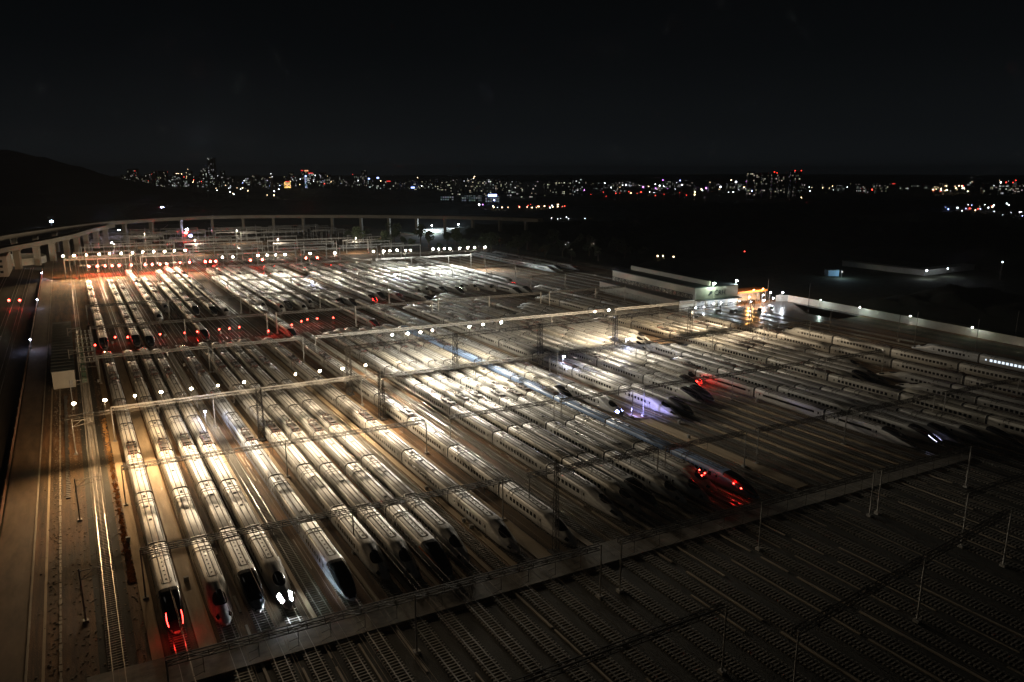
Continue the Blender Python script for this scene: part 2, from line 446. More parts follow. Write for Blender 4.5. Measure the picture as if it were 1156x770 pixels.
# walkways between the parked trains
WALK = [(3.6, 5.2, 104, 318), (9.8, 12.3, 101, 310), (26.2, 26.9, 101, 300), (36.2, 37.0, 101, 315), (41.9, 42.7, 100, 305), (46.6, 47.3, 100, 300), (51.5, 52.3, 99, 300),
        (56.4, 57.2, 99, 300), (60.8, 62.0, 99, 300), (66.2, 69.4, 98, 300), (76.7, 78.0, 103, 295), (90.7, 91.5, 98, 290), (101.0, 101.7, 97, 290), (106.6, 107.3, 97, 285), (116.4, 117.1, 97, 285),
        (131.6, 135.2, 101, 154), (153.6, 154.3, 96, 250), (148.9, 149.7, 96, 140), (163.7, 164.3, 96, 250), (168.4, 169.2, 96, 160), (143.9, 144.7, 96, 146), (158.8, 159.5, 96, 150)]
for (a, b, y0, y1) in WALK:
    yy = [y0 + (y1 - y0) * i / 6 for i in range(7)]
    strip("walkway", M_CONC, [(a, y) for y in yy], [(b, y) for y in yy], .24, thick=.3)
# level crossing road that runs across all tracks
ca = lambda X: 107.2 - .058 * X
cb = lambda X: 99.6 - .045 * X
xs = [-4.5 + i * 5.7 for i in range(34)]
strip("crossing_road", M_DECK, [(x, cb(x)) for x in xs], [(x, ca(x)) for x in xs], .34, thick=.4)
strip("crossing_road", M_DECK, [(x, 319.5 - .19 * x) for x in xs[1:22]], [(x, 322.5 - .19 * x) for x in xs[1:22]], .05)
# pale concrete at the junction of the big paved square by the depot
m = MB(); m.quad((262, 222, .03), (327, 222, .03), (327, 271, .03), (262, 271, .03))
link("depot_forecourt", m.mesh("depot_forecourt", M_WET), kind="structure")
m = MB(); m.quad((300, 100, .03), (316, 100, .03), (325, 262, .03), (308, 240, .03))
link("grass_verge", m.mesh("grass_verge", M_GRASS), kind="structure")

# ------------------------------------------------------------------ tracks
def rail_mesh(L):
    m = MB(); m.box(-.035, .035, 0, L, .30, .36); m.box(-.075, .075, 0, L, .2, .22)
    return m.mesh("rail", M_RAIL)
def sleeper_mesh(L):
    m = MB(); y = .3
    while y < L: m.box(-1.25, 1.25, y - .13, y + .13, .02, .2); y += .68
    return m.mesh("sleepers", M_SLEEPER)
def wire_mesh(L):
    m = MB(); m.box(-.02, .02, 0, L, 5.7, 5.73)
    m.box(-.015, .015, 0, L, 7.0, 7.03)
    k = 0.
    while k < L: m.box(-.008, .008, k, k + .02, 5.73, 7.0); k += 8
    return m.mesh("contact_wire", M_WIRE)
_tm = {}
def track(X, y0, y1, sleepers=True, wire=True, rz=0.):
    L = y1 - y0
    key = round(L)
    if key not in _tm: _tm[key] = (rail_mesh(L), sleeper_mesh(L), wire_mesh(L))
    rm, sm, wm = _tm[key]
    e = link("railway_track", None, None, (X, y0, 0), rz, kind="structure")
    for s in (-.75, .75): link("rail", rm, e, (s, 0, 0))
    if sleepers: link("sleepers", sm, e, kind="stuff")
    if wire: link("contact_wire", wm, e)
FRONT_TRACKS = [-.6, 7.5, 14.2, 19.3, 23.6, 28.4, 33, 39.9, 44.5, 49.5, 54.2, 59.0, 63.7, 74.2, 79.4, 83.9, 88.4, 93.7, 98.2, 104.3, 109.2, 114.1, 119.3, 124.8, 129.6, 137.6, 142, 146.6,
                151.9, 157, 161.3, 166.4, 171.6, 176.4, 184, 189.2, 194.4, 199, 209.5, 214.4, 219.4, 224.5, 231.8, 245, 252, 260.4, 268, 276, 284, 292]
for X in FRONT_TRACKS:
    if X < 200: track(X, 20, 320)
    else: track(X, 40, 340)
BACK_TRACKS = [-.6, 7.5, 14, 18.9, 23.6, 28, 32.2, 37.6, 42, 46.8, 51.7, 56.8, 61.7, 66.5, 76, 81, 87, 92, 96.6, 103.3, 108, 112.3, 117.2, 123, 128.5, 135.8, 142.6, 150, 155, 160, 166, 174, 180, 187.5, 194, 200,
               207, 214.4, 221.5, 228, 234.8, 243, 251, 259, 267, 275, 284, 291, 299]
for i, X in enumerate(BACK_TRACKS):
    track(X, 322 if X < 200 else 341, 640 if X < 200 else 560, sleepers=False, wire=(i % 2 == 0))
for X in (-24.5, -29.5, -38, -43): track(X, 60, 640, sleepers=False, wire=False)
# bare foreground tracks between the sidings
for X in (69.2,): track(X, 20, 96, wire=False)

# ------------------------------------------------------------------ trains
NPH = 28
def sect(t, kind):
    """half width, bottom, shoulder top, canopy bump, exponent at nose parameter t (0 body, 1 tip)"""
    t = min(t, .9999)
    if kind == 'B':
        a = 1.68 * (1 - t ** 3.2) ** .5; zs = 1.0 + 2.85 * (1 - t) ** 1.05; zc = 1.0 + 2.85 * (1 - t ** 2.1)
        bump = max(0, zc - zs) * .85
    elif kind == 'A':
        a = 1.68 * (1 - t ** 2.5) ** .55; zs = .95 + 2.9 * (1 - t) ** .95; zc = .95 + 2.9 * (1 - t ** 1.7)
        bump = max(0, zc - zs) * .8
    else:
        a = 1.68 * (1 - t ** 3.0) ** .5; zs = .95 + 2.9 * (1 - t ** 1.9) ** 1.0; bump = 0.
    zb = .32 + .35 * t * t
    n = 4.2 - 1.6 * min(1, t * 1.6)
    return a, zb, zs, bump, n
def spt(t, ph, kind, off=0.):
    a, zb, zs, bump, n = sect(t, kind)
    a += off; zm = (zb + zs) / 2; b = (zs - zb) / 2 + off
    c, s_ = math.cos(ph), math.sin(ph)
    x = a * math.copysign(abs(c) ** (2 / n), c); z = zm + b * math.copysign(abs(s_) ** (2 / n), s_)
    if s_ > 0 and bump: z += bump * math.exp(-(x / .82) ** 4) * min(1, s_ * 1.4)
    return x, z
LEAD_L = 26.0; COACH_L = 25.0
NL = {'A': 11.5, 'B': 9.0, 'D': 9.5}
def phis():
    out = []
    for k in range(NPH):
        out.append(-math.pi / 2 + 2 * math.pi * (k + .5) / NPH)
    return out
def lead_body(kind):
    m = MB(); Ln = NL[kind]
    rows = []
    ts = [1 - (i / 20) ** 1.5 for i in range(21)]
    for t in ts:
        y = Ln * (1 - t)
        rows.append([(spt(t, p, kind)[0], y, spt(t, p, kind)[1]) for p in phis()])
    for y in (Ln + 3, LEAD_L - .45, LEAD_L - .3):
        sh = .985 if y > LEAD_L - .4 else 1
        rows.append([(spt(0, p, kind)[0] * sh, y, 2.08 + (spt(0, p, kind)[1] - 2.08) * sh) for p in phis()])
    for r_ in rows: m.v += r_
    for j in range(len(rows) - 1):
        for k in range(NPH):
            a = j * NPH + k; b = j * NPH + (k + 1) % NPH
            m.f.append((a, b, b + NPH, a + NPH)); m.m.append(0)
    m.f.append(tuple(range(NPH))); m.m.append(0)
    m.f.append(tuple(reversed([(len(rows) - 1) * NPH + k for k in range(NPH)]))); m.m.append(0)
    return m.mesh("lead_coach_" + kind, M_WHITE, True)
def coach_body():
    m = MB(); rows = []
    for (y, sh) in ((.38, .97), (.55, 1), (8, 1), (16, 1), (COACH_L - .55, 1), (COACH_L - .38, .97)):
        rows.append([(spt(0, p, 'D')[0] * sh, y, 2.08 + (spt(0, p, 'D')[1] - 2.08) * sh) for p in phis()])
    for r_ in rows: m.v += r_
    for j in range(len(rows) - 1):
        for k in range(NPH):
            a = j * NPH + k; b = j * NPH + (k + 1) % NPH
            m.f.append((a, b, b + NPH, a + NPH)); m.m.append(0)
    m.f.append(tuple(range(NPH))); m.m.append(0)
    m.f.append(tuple(reversed([(len(rows) - 1) * NPH + k for k in range(NPH)]))); m.m.append(0)
    return m.mesh("coach", M_WHITE, True)
def patch(kind, t0, t1, ph0f, n=10, off=.035, mat=None, name="windscreen", nph=8, side=None):
    """A shell following the nose between t0 and t1; ph0f(s) gives the (low, high) angles."""
    m = MB(); Ln = NL[kind]
    for i in range(n + 1):
        s = i / n; t = t0 + (t1 - t0) * s
        lo, hi = ph0f(s)
        for k in range(nph + 1):
            ph = lo + (hi - lo) * k / nph
            x, z = spt(t, ph, kind, off)
            m.v.append((x, Ln * (1 - t) - off * .5, z))
    for i in range(n):
        for k in range(nph):
            a = i * (nph + 1) + k
            m.f.append((a, a + 1, a + nph + 2, a + nph + 1)); m.m.append(0)
    return m.mesh(name, mat, True)
H = math.pi / 2
def oval(w): return lambda s: (H - w * math.sqrt(max(.02, 1 - (2 * s - 1) ** 2)), H + w * math.sqrt(max(.02, 1 - (2 * s - 1) ** 2)))
SCREEN = {
    'B': patch('B', .30, .66, oval(.55), mat=M_GLASS),
    'A': patch('A', .30, .60, oval(.46), mat=M_GLASS),
    'D': patch('D', .16, .80, lambda s: (H - .62 - .1 * s, H + .62 + .1 * s), mat=M_GLASS, nph=14),
}
COWL = patch('D', .06, .97, lambda s: (H - 1.15 - .2 * s, H + 1.15 + .2 * s), mat=M_DARKNOSE, name="nose_cowl", nph=18, off=.02)
NOSE_DARK_B = patch('B', .70, .99, lambda s: (H - 1.1, H + 1.1), mat=M_DARKNOSE, name="nose_cowl", nph=14, off=.02)
HEADL = {}
for kd, t0, t1 in (('A', .70, .86), ('B', .76, .86), ('D', .62, .86)):
    HEADL[kd] = [patch(kd, t0, t1, (lambda s, q=q: (H + q * .50, H + q * 1.05)) if kd != 'D' else (lambda s, q=q: (H + q * (.60 + .42 * s), H + q * (.72 + .46 * s))), off=.06, mat=M_GLASS, name="headlight", n=4, nph=2) for q in (-1, 1)]

def window_mesh(y0, y1, n, long_=False):
    m = MB()
    for sx in (-1, 1):
        x0 = sx * 1.670; x1 = sx * 1.700
        if long_:
            m.box(min(x0, x1), max(x0, x1), y0, y1, 2.0, 2.62)
        else:
            p = (y1 - y0) / n
            for k in range(n):
                a = y0 + p * k + p * .18; b = y0 + p * (k + 1) - p * .18
                m.box(min(x0, x1), max(x0, x1), a, b, 1.88, 2.72)
        for yy in (y0 - 1.6, y1 + .9):
            if yy > 1: m.box(min(x0, x1), max(x0, x1), yy, yy + .45, 2.0, 2.55)
    return m.mesh("window_band", M_PANE)
def door_mesh(y):
    m = MB()
    for sx in (-1, 1):
        x0 = sx * 1.668; x1 = sx * 1.694
        m.box(min(x0, x1), max(x0, x1), y, y + .06, .7, 2.75); m.box(min(x0, x1), max(x0, x1), y + .95, y + 1.01, .7, 2.75)
        m.box(min(x0, x1), max(x0, x1), y + .06, y + .95, 2.69, 2.75)
    return m.mesh("door", M_EQUIP)
def stripe_mesh(y0, y1, z0, z1, mat):
    m = MB()
    for sx in (-1, 1):
        x0 = sx * 1.64; x1 = sx * 1.688
        m.box(min(x0, x1), max(x0, x1), y0, y1, z0, z1)
    return m.mesh("side_stripe", mat)
def roof_mesh(y0, y1, style, seed):
    rnd = random.Random(seed)
    m = MB()
    zr = 3.835
    for sx in (-.52, .52):
        m.box(sx - .085, sx + .085, y0, y1, zr, zr + .07)
        m.box(sx * 2.5 - .06, sx * 2.5 + .06, y0 - (0 if style == 'vents' else .2), y1, 3.64, 3.74)
    if style == 'vents':
        for k in range(7):
            yy = y0 + 1.2 + k * 1.55
            m.box(-.13, .13, yy, yy + .28, zr, zr + .06)
        m.box(-.52, .52, y0 - .05, y0 + .05, zr, zr + .052)
        m.box(-.8, -.72, y0 + .2, y0 + 1.6, zr - .03, zr + .04); m.box(.72, .8, y0 + .2, y0 + 1.6, zr - .03, zr + .04)
    else:
        for k in range(rnd.randint(1, 3)):
            yy = y0 + rnd.uniform(1.5, y1 - y0 - 3)
            m.box(-.28, .28, yy, yy + .5, zr, zr + .12)
        yy = y1 - 2.2
        m.box(-.25, .25, yy, yy + .7, zr, zr + .1)
        m.box(-.55, .55, yy - .3, yy - .22, zr, zr + .06); m.box(-.55, .55, yy + .95, yy + 1.03, zr, zr + .06)
    # hoops near the end of the coach
    for yy in ((y1 - 3.6, y1 - 4.9) if style != 'plain' else (y1 - .35,)):
        pts = [(spt(0, p, 'D')[0] * 1.006, yy, 2.08 + (spt(0, p, 'D')[1] - 2.08) * 1.008) for p in [R(18 + 144 * k / 12) for k in range(13)]]
        for k in range(12): m.bar(pts[k], pts[k + 1], .11)
    return m.mesh("roof_fittings", M_ROOFLINE)
def gangway_mesh():
    m = MB()
    pts = [(spt(0, p, 'D')[0] * .93, 2.08 + (spt(0, p, 'D')[1] - 2.08) * .95) for p in phis()]
    for y in (-.36, .36): m.v += [(x, y, z) for x, z in pts]
    for k in range(4, 15): m.bar((pts[k][0] * 1.1, 0, pts[k][1] * 1.03 + .02), (pts[k + 1][0] * 1.1, 0, pts[k + 1][1] * 1.03 + .02), .16)
    for k in range(NPH):
        m.f.append((k, (k + 1) % NPH, NPH + (k + 1) % NPH, NPH + k)); m.m.append(0)
    return m.mesh("gangway", M_BELLOWS, True)
def panto_mesh():
    m = MB()
    m.box(-1.1, 1.1, -3.2, 3.2, 3.72, 3.94)
    m.box(-.9, .9, -2.6, -1.2, 3.94, 4.25); m.box(-1.0, -.5, .2, 2.4, 3.94, 4.2); m.box(.5, 1.0, .2, 2.4, 3.94, 4.2)
    m.bar((-.5, 1.2, 4.2), (-.25, -1.4, 4.75), .09); m.bar((.5, 1.2, 4.2), (.25, -1.4, 4.75), .09)
    m.bar((-.25, -1.4, 4.75), (0, 1.4, 4.95), .08); m.bar((.25, -1.4, 4.75), (0, 1.4, 4.95), .08)
    m.bar((-.95, 1.4, 4.98), (.95, 1.4, 4.98), .12); m.bar((-.95, 1.75, 4.98), (.95, 1.75, 4.98), .1)
    for x in (-.9, .9): m.bar((x, -3, 3.94), (x, 3, 4.3), .05)
    return m.mesh("pantograph", M_EQUIP)
def ins_mesh():
    m = MB()
    for (x, y) in ((-.7, -4.2), (.7, -4.2), (0, -4.8), (-.7, 3.9), (.7, 3.9), (0, 4.6), (-.35, 5.4), (.5, 5.6)):
        for k in range(3): m.bar((x, y, 3.86 + k * .13), (x, y, 3.94 + k * .13), .3, n=8)
    m.bar((-.7, -4.2, 4.3), (-.7, 3.9, 4.3), .05); m.bar((.7, 3.9, 4.3), (.5, 5.6, 4.3), .05); m.bar((0, -4.8, 4.3), (.7, -4.2, 4.3), .05)
    return m.mesh("insulator_set", M_INS)
def bogie_mesh():
    m = MB()
    for sx in (-1.05, 1.05): m.box(sx - .1, sx + .1, -1.6, 1.6, .55, .8)
    m.box(-1.0, 1.0, -.2, .2, .5, .85)
    for y in (-1.25, 1.25):
        m.bar((-.8, y, .80), (.8, y, .80), .14)
        for x in (-.75, .75): m.bar((x - .07, y, .80), (x + .07, y, .80), .86, n=12)
    return m.mesh("bogie", M_UNDER)
LEAD = {k: lead_body(k) for k in 'ABD'}
COACH = coach_body()
WIN_C = window_mesh(3.6, 21.2, 13); WIN_L = {'A': window_mesh(13, 21.5, 6), 'B': window_mesh(11, 21.5, 8), 'D': window_mesh(12, 21.5, 7)}
WIN_LONG = window_mesh(3.2, 21.5, 1, True); WIN_LLONG = window_mesh(11.5, 21.5, 1, True)
ROOF_C = [roof_mesh(.6, 24.4, 'mid', k) for k in range(4)]
ROOF_L = {'A': roof_mesh(12.5, 25.4, 'vents', 5), 'B': roof_mesh(10.5, 25.4, 'vents', 6), 'D': roof_mesh(10.5, 25.4, 'vents', 7)}
DOORS = [door_mesh(1.1), door_mesh(22.9)]
DOOR_L = {'A': door_mesh(11.3), 'B': door_mesh(9.4), 'D': door_mesh(10)}
GANG = gangway_mesh(); PANTO = panto_mesh(); INS = ins_mesh(); BOGIE = bogie_mesh()
STR_O = stripe_mesh(.5, 24.4, 1.35, 1.62, M_ORANGE); STR_B = stripe_mesh(.5, 24.4, 1.28, 1.42, M_BLUES)
STR_OL = patch('D', 0.0, .80, lambda s: (.05 + .75 * s * s, .22 + .80 * s * s), mat=M_ORANGE, name="nose_stripe_or_glow", n=14, nph=2)
STR_OR = patch('D', 0.0, .80, lambda s: (math.pi - .22 - .80 * s * s, math.pi - .05 - .75 * s * s), mat=M_ORANGE, name="nose_stripe_or_glow", n=14, nph=2)
STR_RL = patch('D', 0.1, .9, lambda s: (.25 + .55 * s, .85 + .3 * s), mat=M_REDGLOW, name="nose_stripe_or_glow", n=14, nph=4)
STR_RR = patch('D', 0.1, .9, lambda s: (math.pi - .85 - .3 * s, math.pi - .25 - .55 * s), mat=M_REDGLOW, name="nose_stripe_or_glow", n=14, nph=4)
M_HL = glow("headlight_white", (.82, .92, 1.0), 150)
M_HLD = glow("headlight_dim_violet", (.62, .62, 1.0), 4)
M_HLB = glow("headlight_blue", (.22, .28, 1.0), 90)
M_TL = glow("tail_light_red", (1.0, .02, .015), 22)
M_WARMWIN = glow("lit_coach_window", (1.0, .74, .42), 1.6)
M_COOLWIN = glow("lit_coach_window_cool", (.75, .88, 1.0), .9)

def lead(parent, kind, body, y, flip, detail, lights=None, stripe=None, longw=False, win_mat=None):
    o = link("lead_coach", LEAD[kind], parent, (0, y, 0), math.pi if flip else 0., body)
    link("window_band", WIN_LLONG if longw else WIN_L[kind], o, mat=win_mat)
    link("windscreen", SCREEN[kind], o)
    if kind == 'D': link("nose_cowl", COWL, o)
    link("roof_fittings", ROOF_L[kind], o)
    hm = {'head': M_HL, 'dimhead': M_HLD, 'blue': M_HLB, 'tail': M_TL}.get(lights)
    for q in (0, 1): link("headlight", HEADL[kind][q], o, mat=hm if hm else M_GLASS)
    if detail:
        link("door", DOOR_L[kind], o)
        link("bogie", BOGIE, o, (0, 7.5, 0)); link("bogie", BOGIE, o, (0, 22, 0))
    if stripe == 'orange':
        link("nose_stripe_or_glow", STR_OL, o); link("nose_stripe_or_glow", STR_OR, o)
    if stripe == 'red':  # painted red light on both sides of the nose
        link("nose_stripe_or_glow", STR_RL, o); link("nose_stripe_or_glow", STR_RR, o)
    if stripe == 'blue': link("side_stripe", stripe_lead, o)
    return o
stripe_lead = stripe_mesh(11, 25.4, 1.28, 1.42, M_BLUES)
def train(X, Y, n, kind, body, label, group, detail=0, lights=None, stripe=None, pant=(3, 6), longw=False, ray=0., win_mats=None):
    t = thing("high_speed_train", label, "train", (X, Y, 0), 0., group)
    bm = {'w': [M_WHITE, M_WHITE2, M_WHITE3, M_WHITE4, M_WHITE, M_WHITE2][int(X * 7 + Y) % 6], 'g': M_GREY, 'b': M_BLUEB, 'p': M_PALE, 'c': M_CREAM}[body]
    lead(t, kind, bm, 0, False, detail, lights, stripe, longw, None)
    y = LEAD_L
    if Y > 115 and pant == (3, 6): pant = [(3, 6), (2, 5), (1, 6), (2,), (4, 6)][int(X * 3) % 5]
    for i in range(1, n - 1):
        c = link("coach", COACH, t, (0, y, 0), 0., bm)
        if detail < 3:
            link("gangway", GANG, t, (0, y, 0))
        wm = win_mats.get(i) if win_mats else None
        link("window_band", WIN_LONG if longw else WIN_C, c, mat=wm)
        link("roof_fittings", ROOF_C[(i + int(X)) % 4], c)
        if detail == 2 and i < 5:
            for d_ in DOORS: link("door", d_, c)
            link("bogie", BOGIE, c, (0, 3.6, 0)); link("bogie", BOGIE, c, (0, 21.4, 0))
        if stripe == 'orange' and i < 3: link("side_stripe", STR_O, c)
        if stripe == 'blue': link("side_stripe", STR_B, c)
        if i in pant:
            p = link("pantograph", PANTO, c, (0, 3.6, 0)); link("insulator_set", INS, c, (0, 3.6, 0))
        y += COACH_L
    link("gangway", GANG, t, (0, y, 0))
    lead(t, kind, bm, y + LEAD_L, True, False)
    if lights == 'head':
        for q in (-.7, .7): lamp("headlight_beam", 'SPOT', t, (q, -.6, 1.5), 160, (.8, .9, 1), .15, rot=(R(-80), 0, 0), spot=R(110))
    if lights == 'tail':
        for q in (-.7, .7): lamp("tail_light_beam", 'POINT', t, (q, -.5, 1.7), 25 if X < 100 else 70, (1, .03, .02), .15)
    return t

# front row: X, near Y, coaches, nose kind, body colour, options
FR = [
    (7.5, 111.2, 'D', 'w', dict(lights='tail', detail=2), "white train with two glowing red tail lights, leftmost of the front row"),
    (14.2, 109.8, 'B', 'c', dict(detail=2, stripe=None), "cream bullet nosed train beside the red lit one, second of the front row"),
    (19.3, 110.8, 'D', 'w', dict(detail=2), "white train with unlit black nose, third from the left in the front row"),
    (23.6, 109.2, 'A', 'w', dict(lights='head', detail=2), "white train with two blazing white headlights in the front row"),
    (33.0, 106.6, 'D', 'p', dict(detail=2, stripe='blue'), "pale blue train with long black nose, just right of the empty track beside the headlights"),
    (39.9, 109.6, 'B', 'w', dict(detail=2), "white bullet nosed train next right of the pale blue one"),
    (44.5, 107.6, 'B', 'w', dict(detail=2), "white bullet nosed train left of the orange striped one"),
    (49.5, 104.9, 'D', 'w', dict(detail=2, stripe='orange'), "white train with orange side stripe and black nose in the front row"),
    (54.2, 107.6, 'B', 'w', dict(detail=2), "white bullet nosed train right of the orange striped one"),
    (63.7, 106.3, 'B', 'w', dict(detail=2), "white train between an empty track and the wide walkway in the front row"),
    (74.2, 103.3, 'B', 'w', dict(detail=2), "white train just right of the wide walkway with lattice mast beside its nose"),
    (88.4, 106.8, 'A', 'g', dict(detail=2), "silver train with glossy pointed nose, first of the central block right of two empty tracks"),
    (93.7, 108.5, 'B', 'c', dict(detail=2), "cream bullet nosed train second in the central block"),
    (98.2, 108.7, 'D', 'g', dict(detail=2), "silver train with slanting black nose third in the central block"),
    (104.3, 106.6, 'B', 'w', dict(detail=2), "dull white train fourth in the central block beside a tall pole"),
    (109.2, 104.7, 'B', 'w', dict(detail=2), "dull white train fifth in the central block, left of the red lights"),
    (114.1, 107.7, 'B', 'c', dict(detail=2), "cream train with a bright red lamp on its nose beside the blue train"),
    (119.3, 100.8, 'D', 'b', dict(detail=2, stripe='red'), "blue roofed train with long dark nose flushed red"),
]
for (X, Y, k, b, kw, lb) in FR:
    train(X, Y, 8, k, b, lb, "trains parked in the front row", **kw)
MR = [
    (124.8, 176.0, 8, 'D', 'c', dict(), "cream train stopped short behind the blue roofed train"),
    (129.6, 158.8, 8, 'B', 'g', dict(lights='blue'), "silver train with a brilliant blue white headlight, alone by the paved strip"),
    (142.0, 148.8, 8, 'A', 'w', dict(detail=2), "white train with its side lit violet by a neighbour's headlight"),
    (146.8, 149.0, 8, 'D', 'g', dict(), "grey train with dark nose tucked behind the violet lit train"),
    (151.9, 216.0, 5, 'A', 'w', dict(), "short white train whose nose starts behind the violet lit pair"),
    (157.0, 155.2, 8, 'D', 'w', dict(), "white train with dark sweeping nose, left one of the glossy pair"),
    (161.4, 155.6, 8, 'D', 'g', dict(), "silver train with dark sweeping nose, right one of the glossy pair"),
    (166.4, 165.8, 8, 'D', 'c', dict(stripe='orange', lights='tail'), "cream train with orange edged black nose beside the red glow"),
    (171.6, 171.0, 8, 'B', 'w', dict(lights='tail'), "white train with red tail lights behind the long windowed one"),
    (176.4, 101.6, 8, 'D', 'w', dict(longw=True, detail=2), "white train with long unbroken dark window strips, near the right"),
    (184.0, 99.3, 4, 'D', 'w', dict(lights='dimhead'), "train with small violet white headlights near the right edge of the crossing"),
    (189.2, 97.3, 5, 'D', 'g', dict(), "unlit grey train just right of the one with violet white headlights"),
    (194.4, 92.0, 5, 'D', 'w', dict(), "unlit white train second right of the small violet white headlights"),
    (187.0, 214.5, 4, 'A', 'w', dict(), "white train with pointed nose, left of three noses side by side mid yard"),
    (192.2, 220.5, 4, 'A', 'w', dict(), "white train with pointed nose, middle of three noses side by side mid yard"),
    (197.4, 226.0, 4, 'A', 'w', dict(), "white train with pointed nose, right of three noses side by side mid yard"),
    (181.6, 222.0, 5, 'D', 'w', dict(), "white train roof just left of the three noses mid yard"),
    (199.4, 88.0, 5, 'D', 'c', dict(), "dim cream train left of the pole line in the right part of the yard"),
    (209.6, 76.0, 8, 'D', 'c', dict(), "cream train just right of the pole line in the right part of the yard"),
    (214.6, 139.5, 8, 'A', 'c', dict(), "cream train coupled nose to nose, left of the coupled pairs at right"),
    (214.6, -64.5, 8, 'A', 'c', dict(), "near partner of the leftmost coupled pair at right"),
    (219.6, 141.5, 8, 'D', 'w', dict(), "white train behind the middle coupled noses at right"),
    (224.6, 141.0, 8, 'A', 'w', dict(), "white train with pale nose coupled in the third pair at right"),
    (224.6, -63.0, 8, 'A', 'w', dict(), "near partner of the third coupled pair at right"),
    (231.8, 152.6, 8, 'A', 'w', dict(), "white train with pale nose coupled in the pair next to the brown lit train"),
    (231.8, -51.4, 8, 'A', 'w', dict(), "near partner of the coupled pair next to the brown lit train"),
    (245.0, 52.0, 8, 'B', 'w', dict(detail=2), "long white train lit brown with lamps at its doors, below the depot"),
    (260.4, 12.5, 8, 'B', 'w', dict(detail=2), "white train with rounded end near the forecourt, above the brown lit one"),
    (279.5, -34.0, 8, 'B', 'p', dict(detail=2, win_mats={6: M_COOLWIN, 5: M_COOLWIN}), "train with its cabin windows lit, topmost at the right edge"),
]
for (X, Y, n, k, b, kw, lb) in MR:
    train(X, Y, n, k, b, lb, "trains parked in the middle and right of the yard", **kw)
BR = [
    (7.5, 323.5, 8, 'D', 'w', {}, "leftmost white train of the back block, ending at the red signals"),
    (18.9, 322.5, 8, 'D', 'w', {}, "second white train from the left in the back block"),
    (23.6, 318.0, 8, 'D', 'w', dict(lights=None), "third white train from the left in the back block"),
    (32.2, 371.2, 8, 'B', 'w', {}, "fourth train from the left in the back block, its nose set farther back"),
    (37.8, 397.0, 5, 'B', 'w', {}, "short white train right of the orange tinted nose at back left"),
    (44.2, 320.0, 7, 'D', 'w', dict(stripe='red'), "back block train with its side glowing red, left one"),
    (49.5, 381.5, 7, 'D', 'w', {}, "white train with black cab right of the red sided one at back left"),
    (56.7, 376.5, 8, 'D', 'w', {}, "white train with dark blunt end, left of the orange cab pair at back left"),
    (61.7, 371.2, 8, 'B', 'w', {}, "white train with an orange tinted cab, right end of the back left block"),
    (76.0, 304.0, 8, 'D', 'w', dict(stripe='red'), "longest back train reaching forward, its side glowing red"),
    (80.6, 378.0, 7, 'B', 'w', {}, "white train just right of the long red sided one at the back"),
    (87.0, 367.5, 8, 'B', 'w', {}, "white train with rounded cab, first of the four cabs in the back middle"),
    (92.0, 374.5, 7, 'D', 'w', {}, "white train with black cab, second of the four cabs in the back middle"),
    (96.6, 362.3, 8, 'B', 'w', {}, "white train with rounded cab, third of the four cabs in the back middle"),
    (103.3, 374.5, 7, 'B', 'w', {}, "white train with rounded cab, last of the four cabs in the back middle"),
    (112.3, 305.0, 8, 'D', 'w', dict(stripe='red'), "white train with blue and black nose and red tinted side, back middle"),
    (117.2, 368.6, 7, 'D', 'w', {}, "white train with dark nose, left of a dark nosed pair in the back middle"),
    (122.8, 365.0, 7, 'D', 'w', {}, "white train with dark nose, right of a dark nosed pair in the back middle"),
    (135.8, 371.8, 7, 'D', 'w', dict(lights='tail'), "white train with red tail lights in the back middle"),
    (142.6, 377.5, 7, 'D', 'w', dict(lights=None), "white train right of the red tail lights in the back middle"),
    (150.0, 368.6, 7, 'D', 'w', {}, "white train with hooped nose in the back middle, above the far noses"),
    (159.8, 353.0, 7, 'D', 'g', {}, "grey train with a black nose in the back right"),
    (166.0, 380.0, 6, 'B', 'w', {}, "white train between the black nose and the dark pair at back right"),
    (172.5, 384.0, 6, 'B', 'w', {}, "second white train left of the dark nosed pair at back right"),
    (180.0, 378.1, 6, 'D', 'w', {}, "white train with black nose, left of the dark pair at back right"),
    (187.8, 373.3, 6, 'D', 'w', {}, "white train with black nose, right of the dark pair at back right"),
    (194.5, 384.0, 6, 'B', 'w', {}, "white train right of the dark pair at back right"),
    (201.0, 380.0, 6, 'B', 'c', {}, "cream train second right of the dark pair at back right"),
    (207.5, 372.0, 6, 'B', 'w', {}, "white train near the far platforms at back right"),
    (214.4, 353.8, 6, 'D', 'w', {}, "white train with nose level with the tracks' bend, back right"),
    (221.8, 355.0, 6, 'D', 'w', {}, "white train with dark nose next to the bend, back right"),
    (230.8, 390.0, 6, 'B', 'w', dict(lights='tail'), "white train with a red lamp, back right"),
    (235.3, 173.0, 8, 'B', 'w', {}, "white train whose window row runs past the left side of the depot"),
    (284.0, 425.0, 5, 'D', 'p', {}, "pale train on the outer far tracks, left of three"),
    (291.5, 428.0, 5, 'D', 'p', {}, "pale train on the outer far tracks, middle of three"),
    (303.5, 425.5, 5, 'D', 'p', {}, "pale train on the outer far tracks with bright nose, right of three"),
]
for (X, Y, n, k, b, kw, lb) in BR:
    train(X, Y, n, k, b, lb, "trains parked in the back of the yard", detail=3 if Y > 360 and False else 0, **kw)

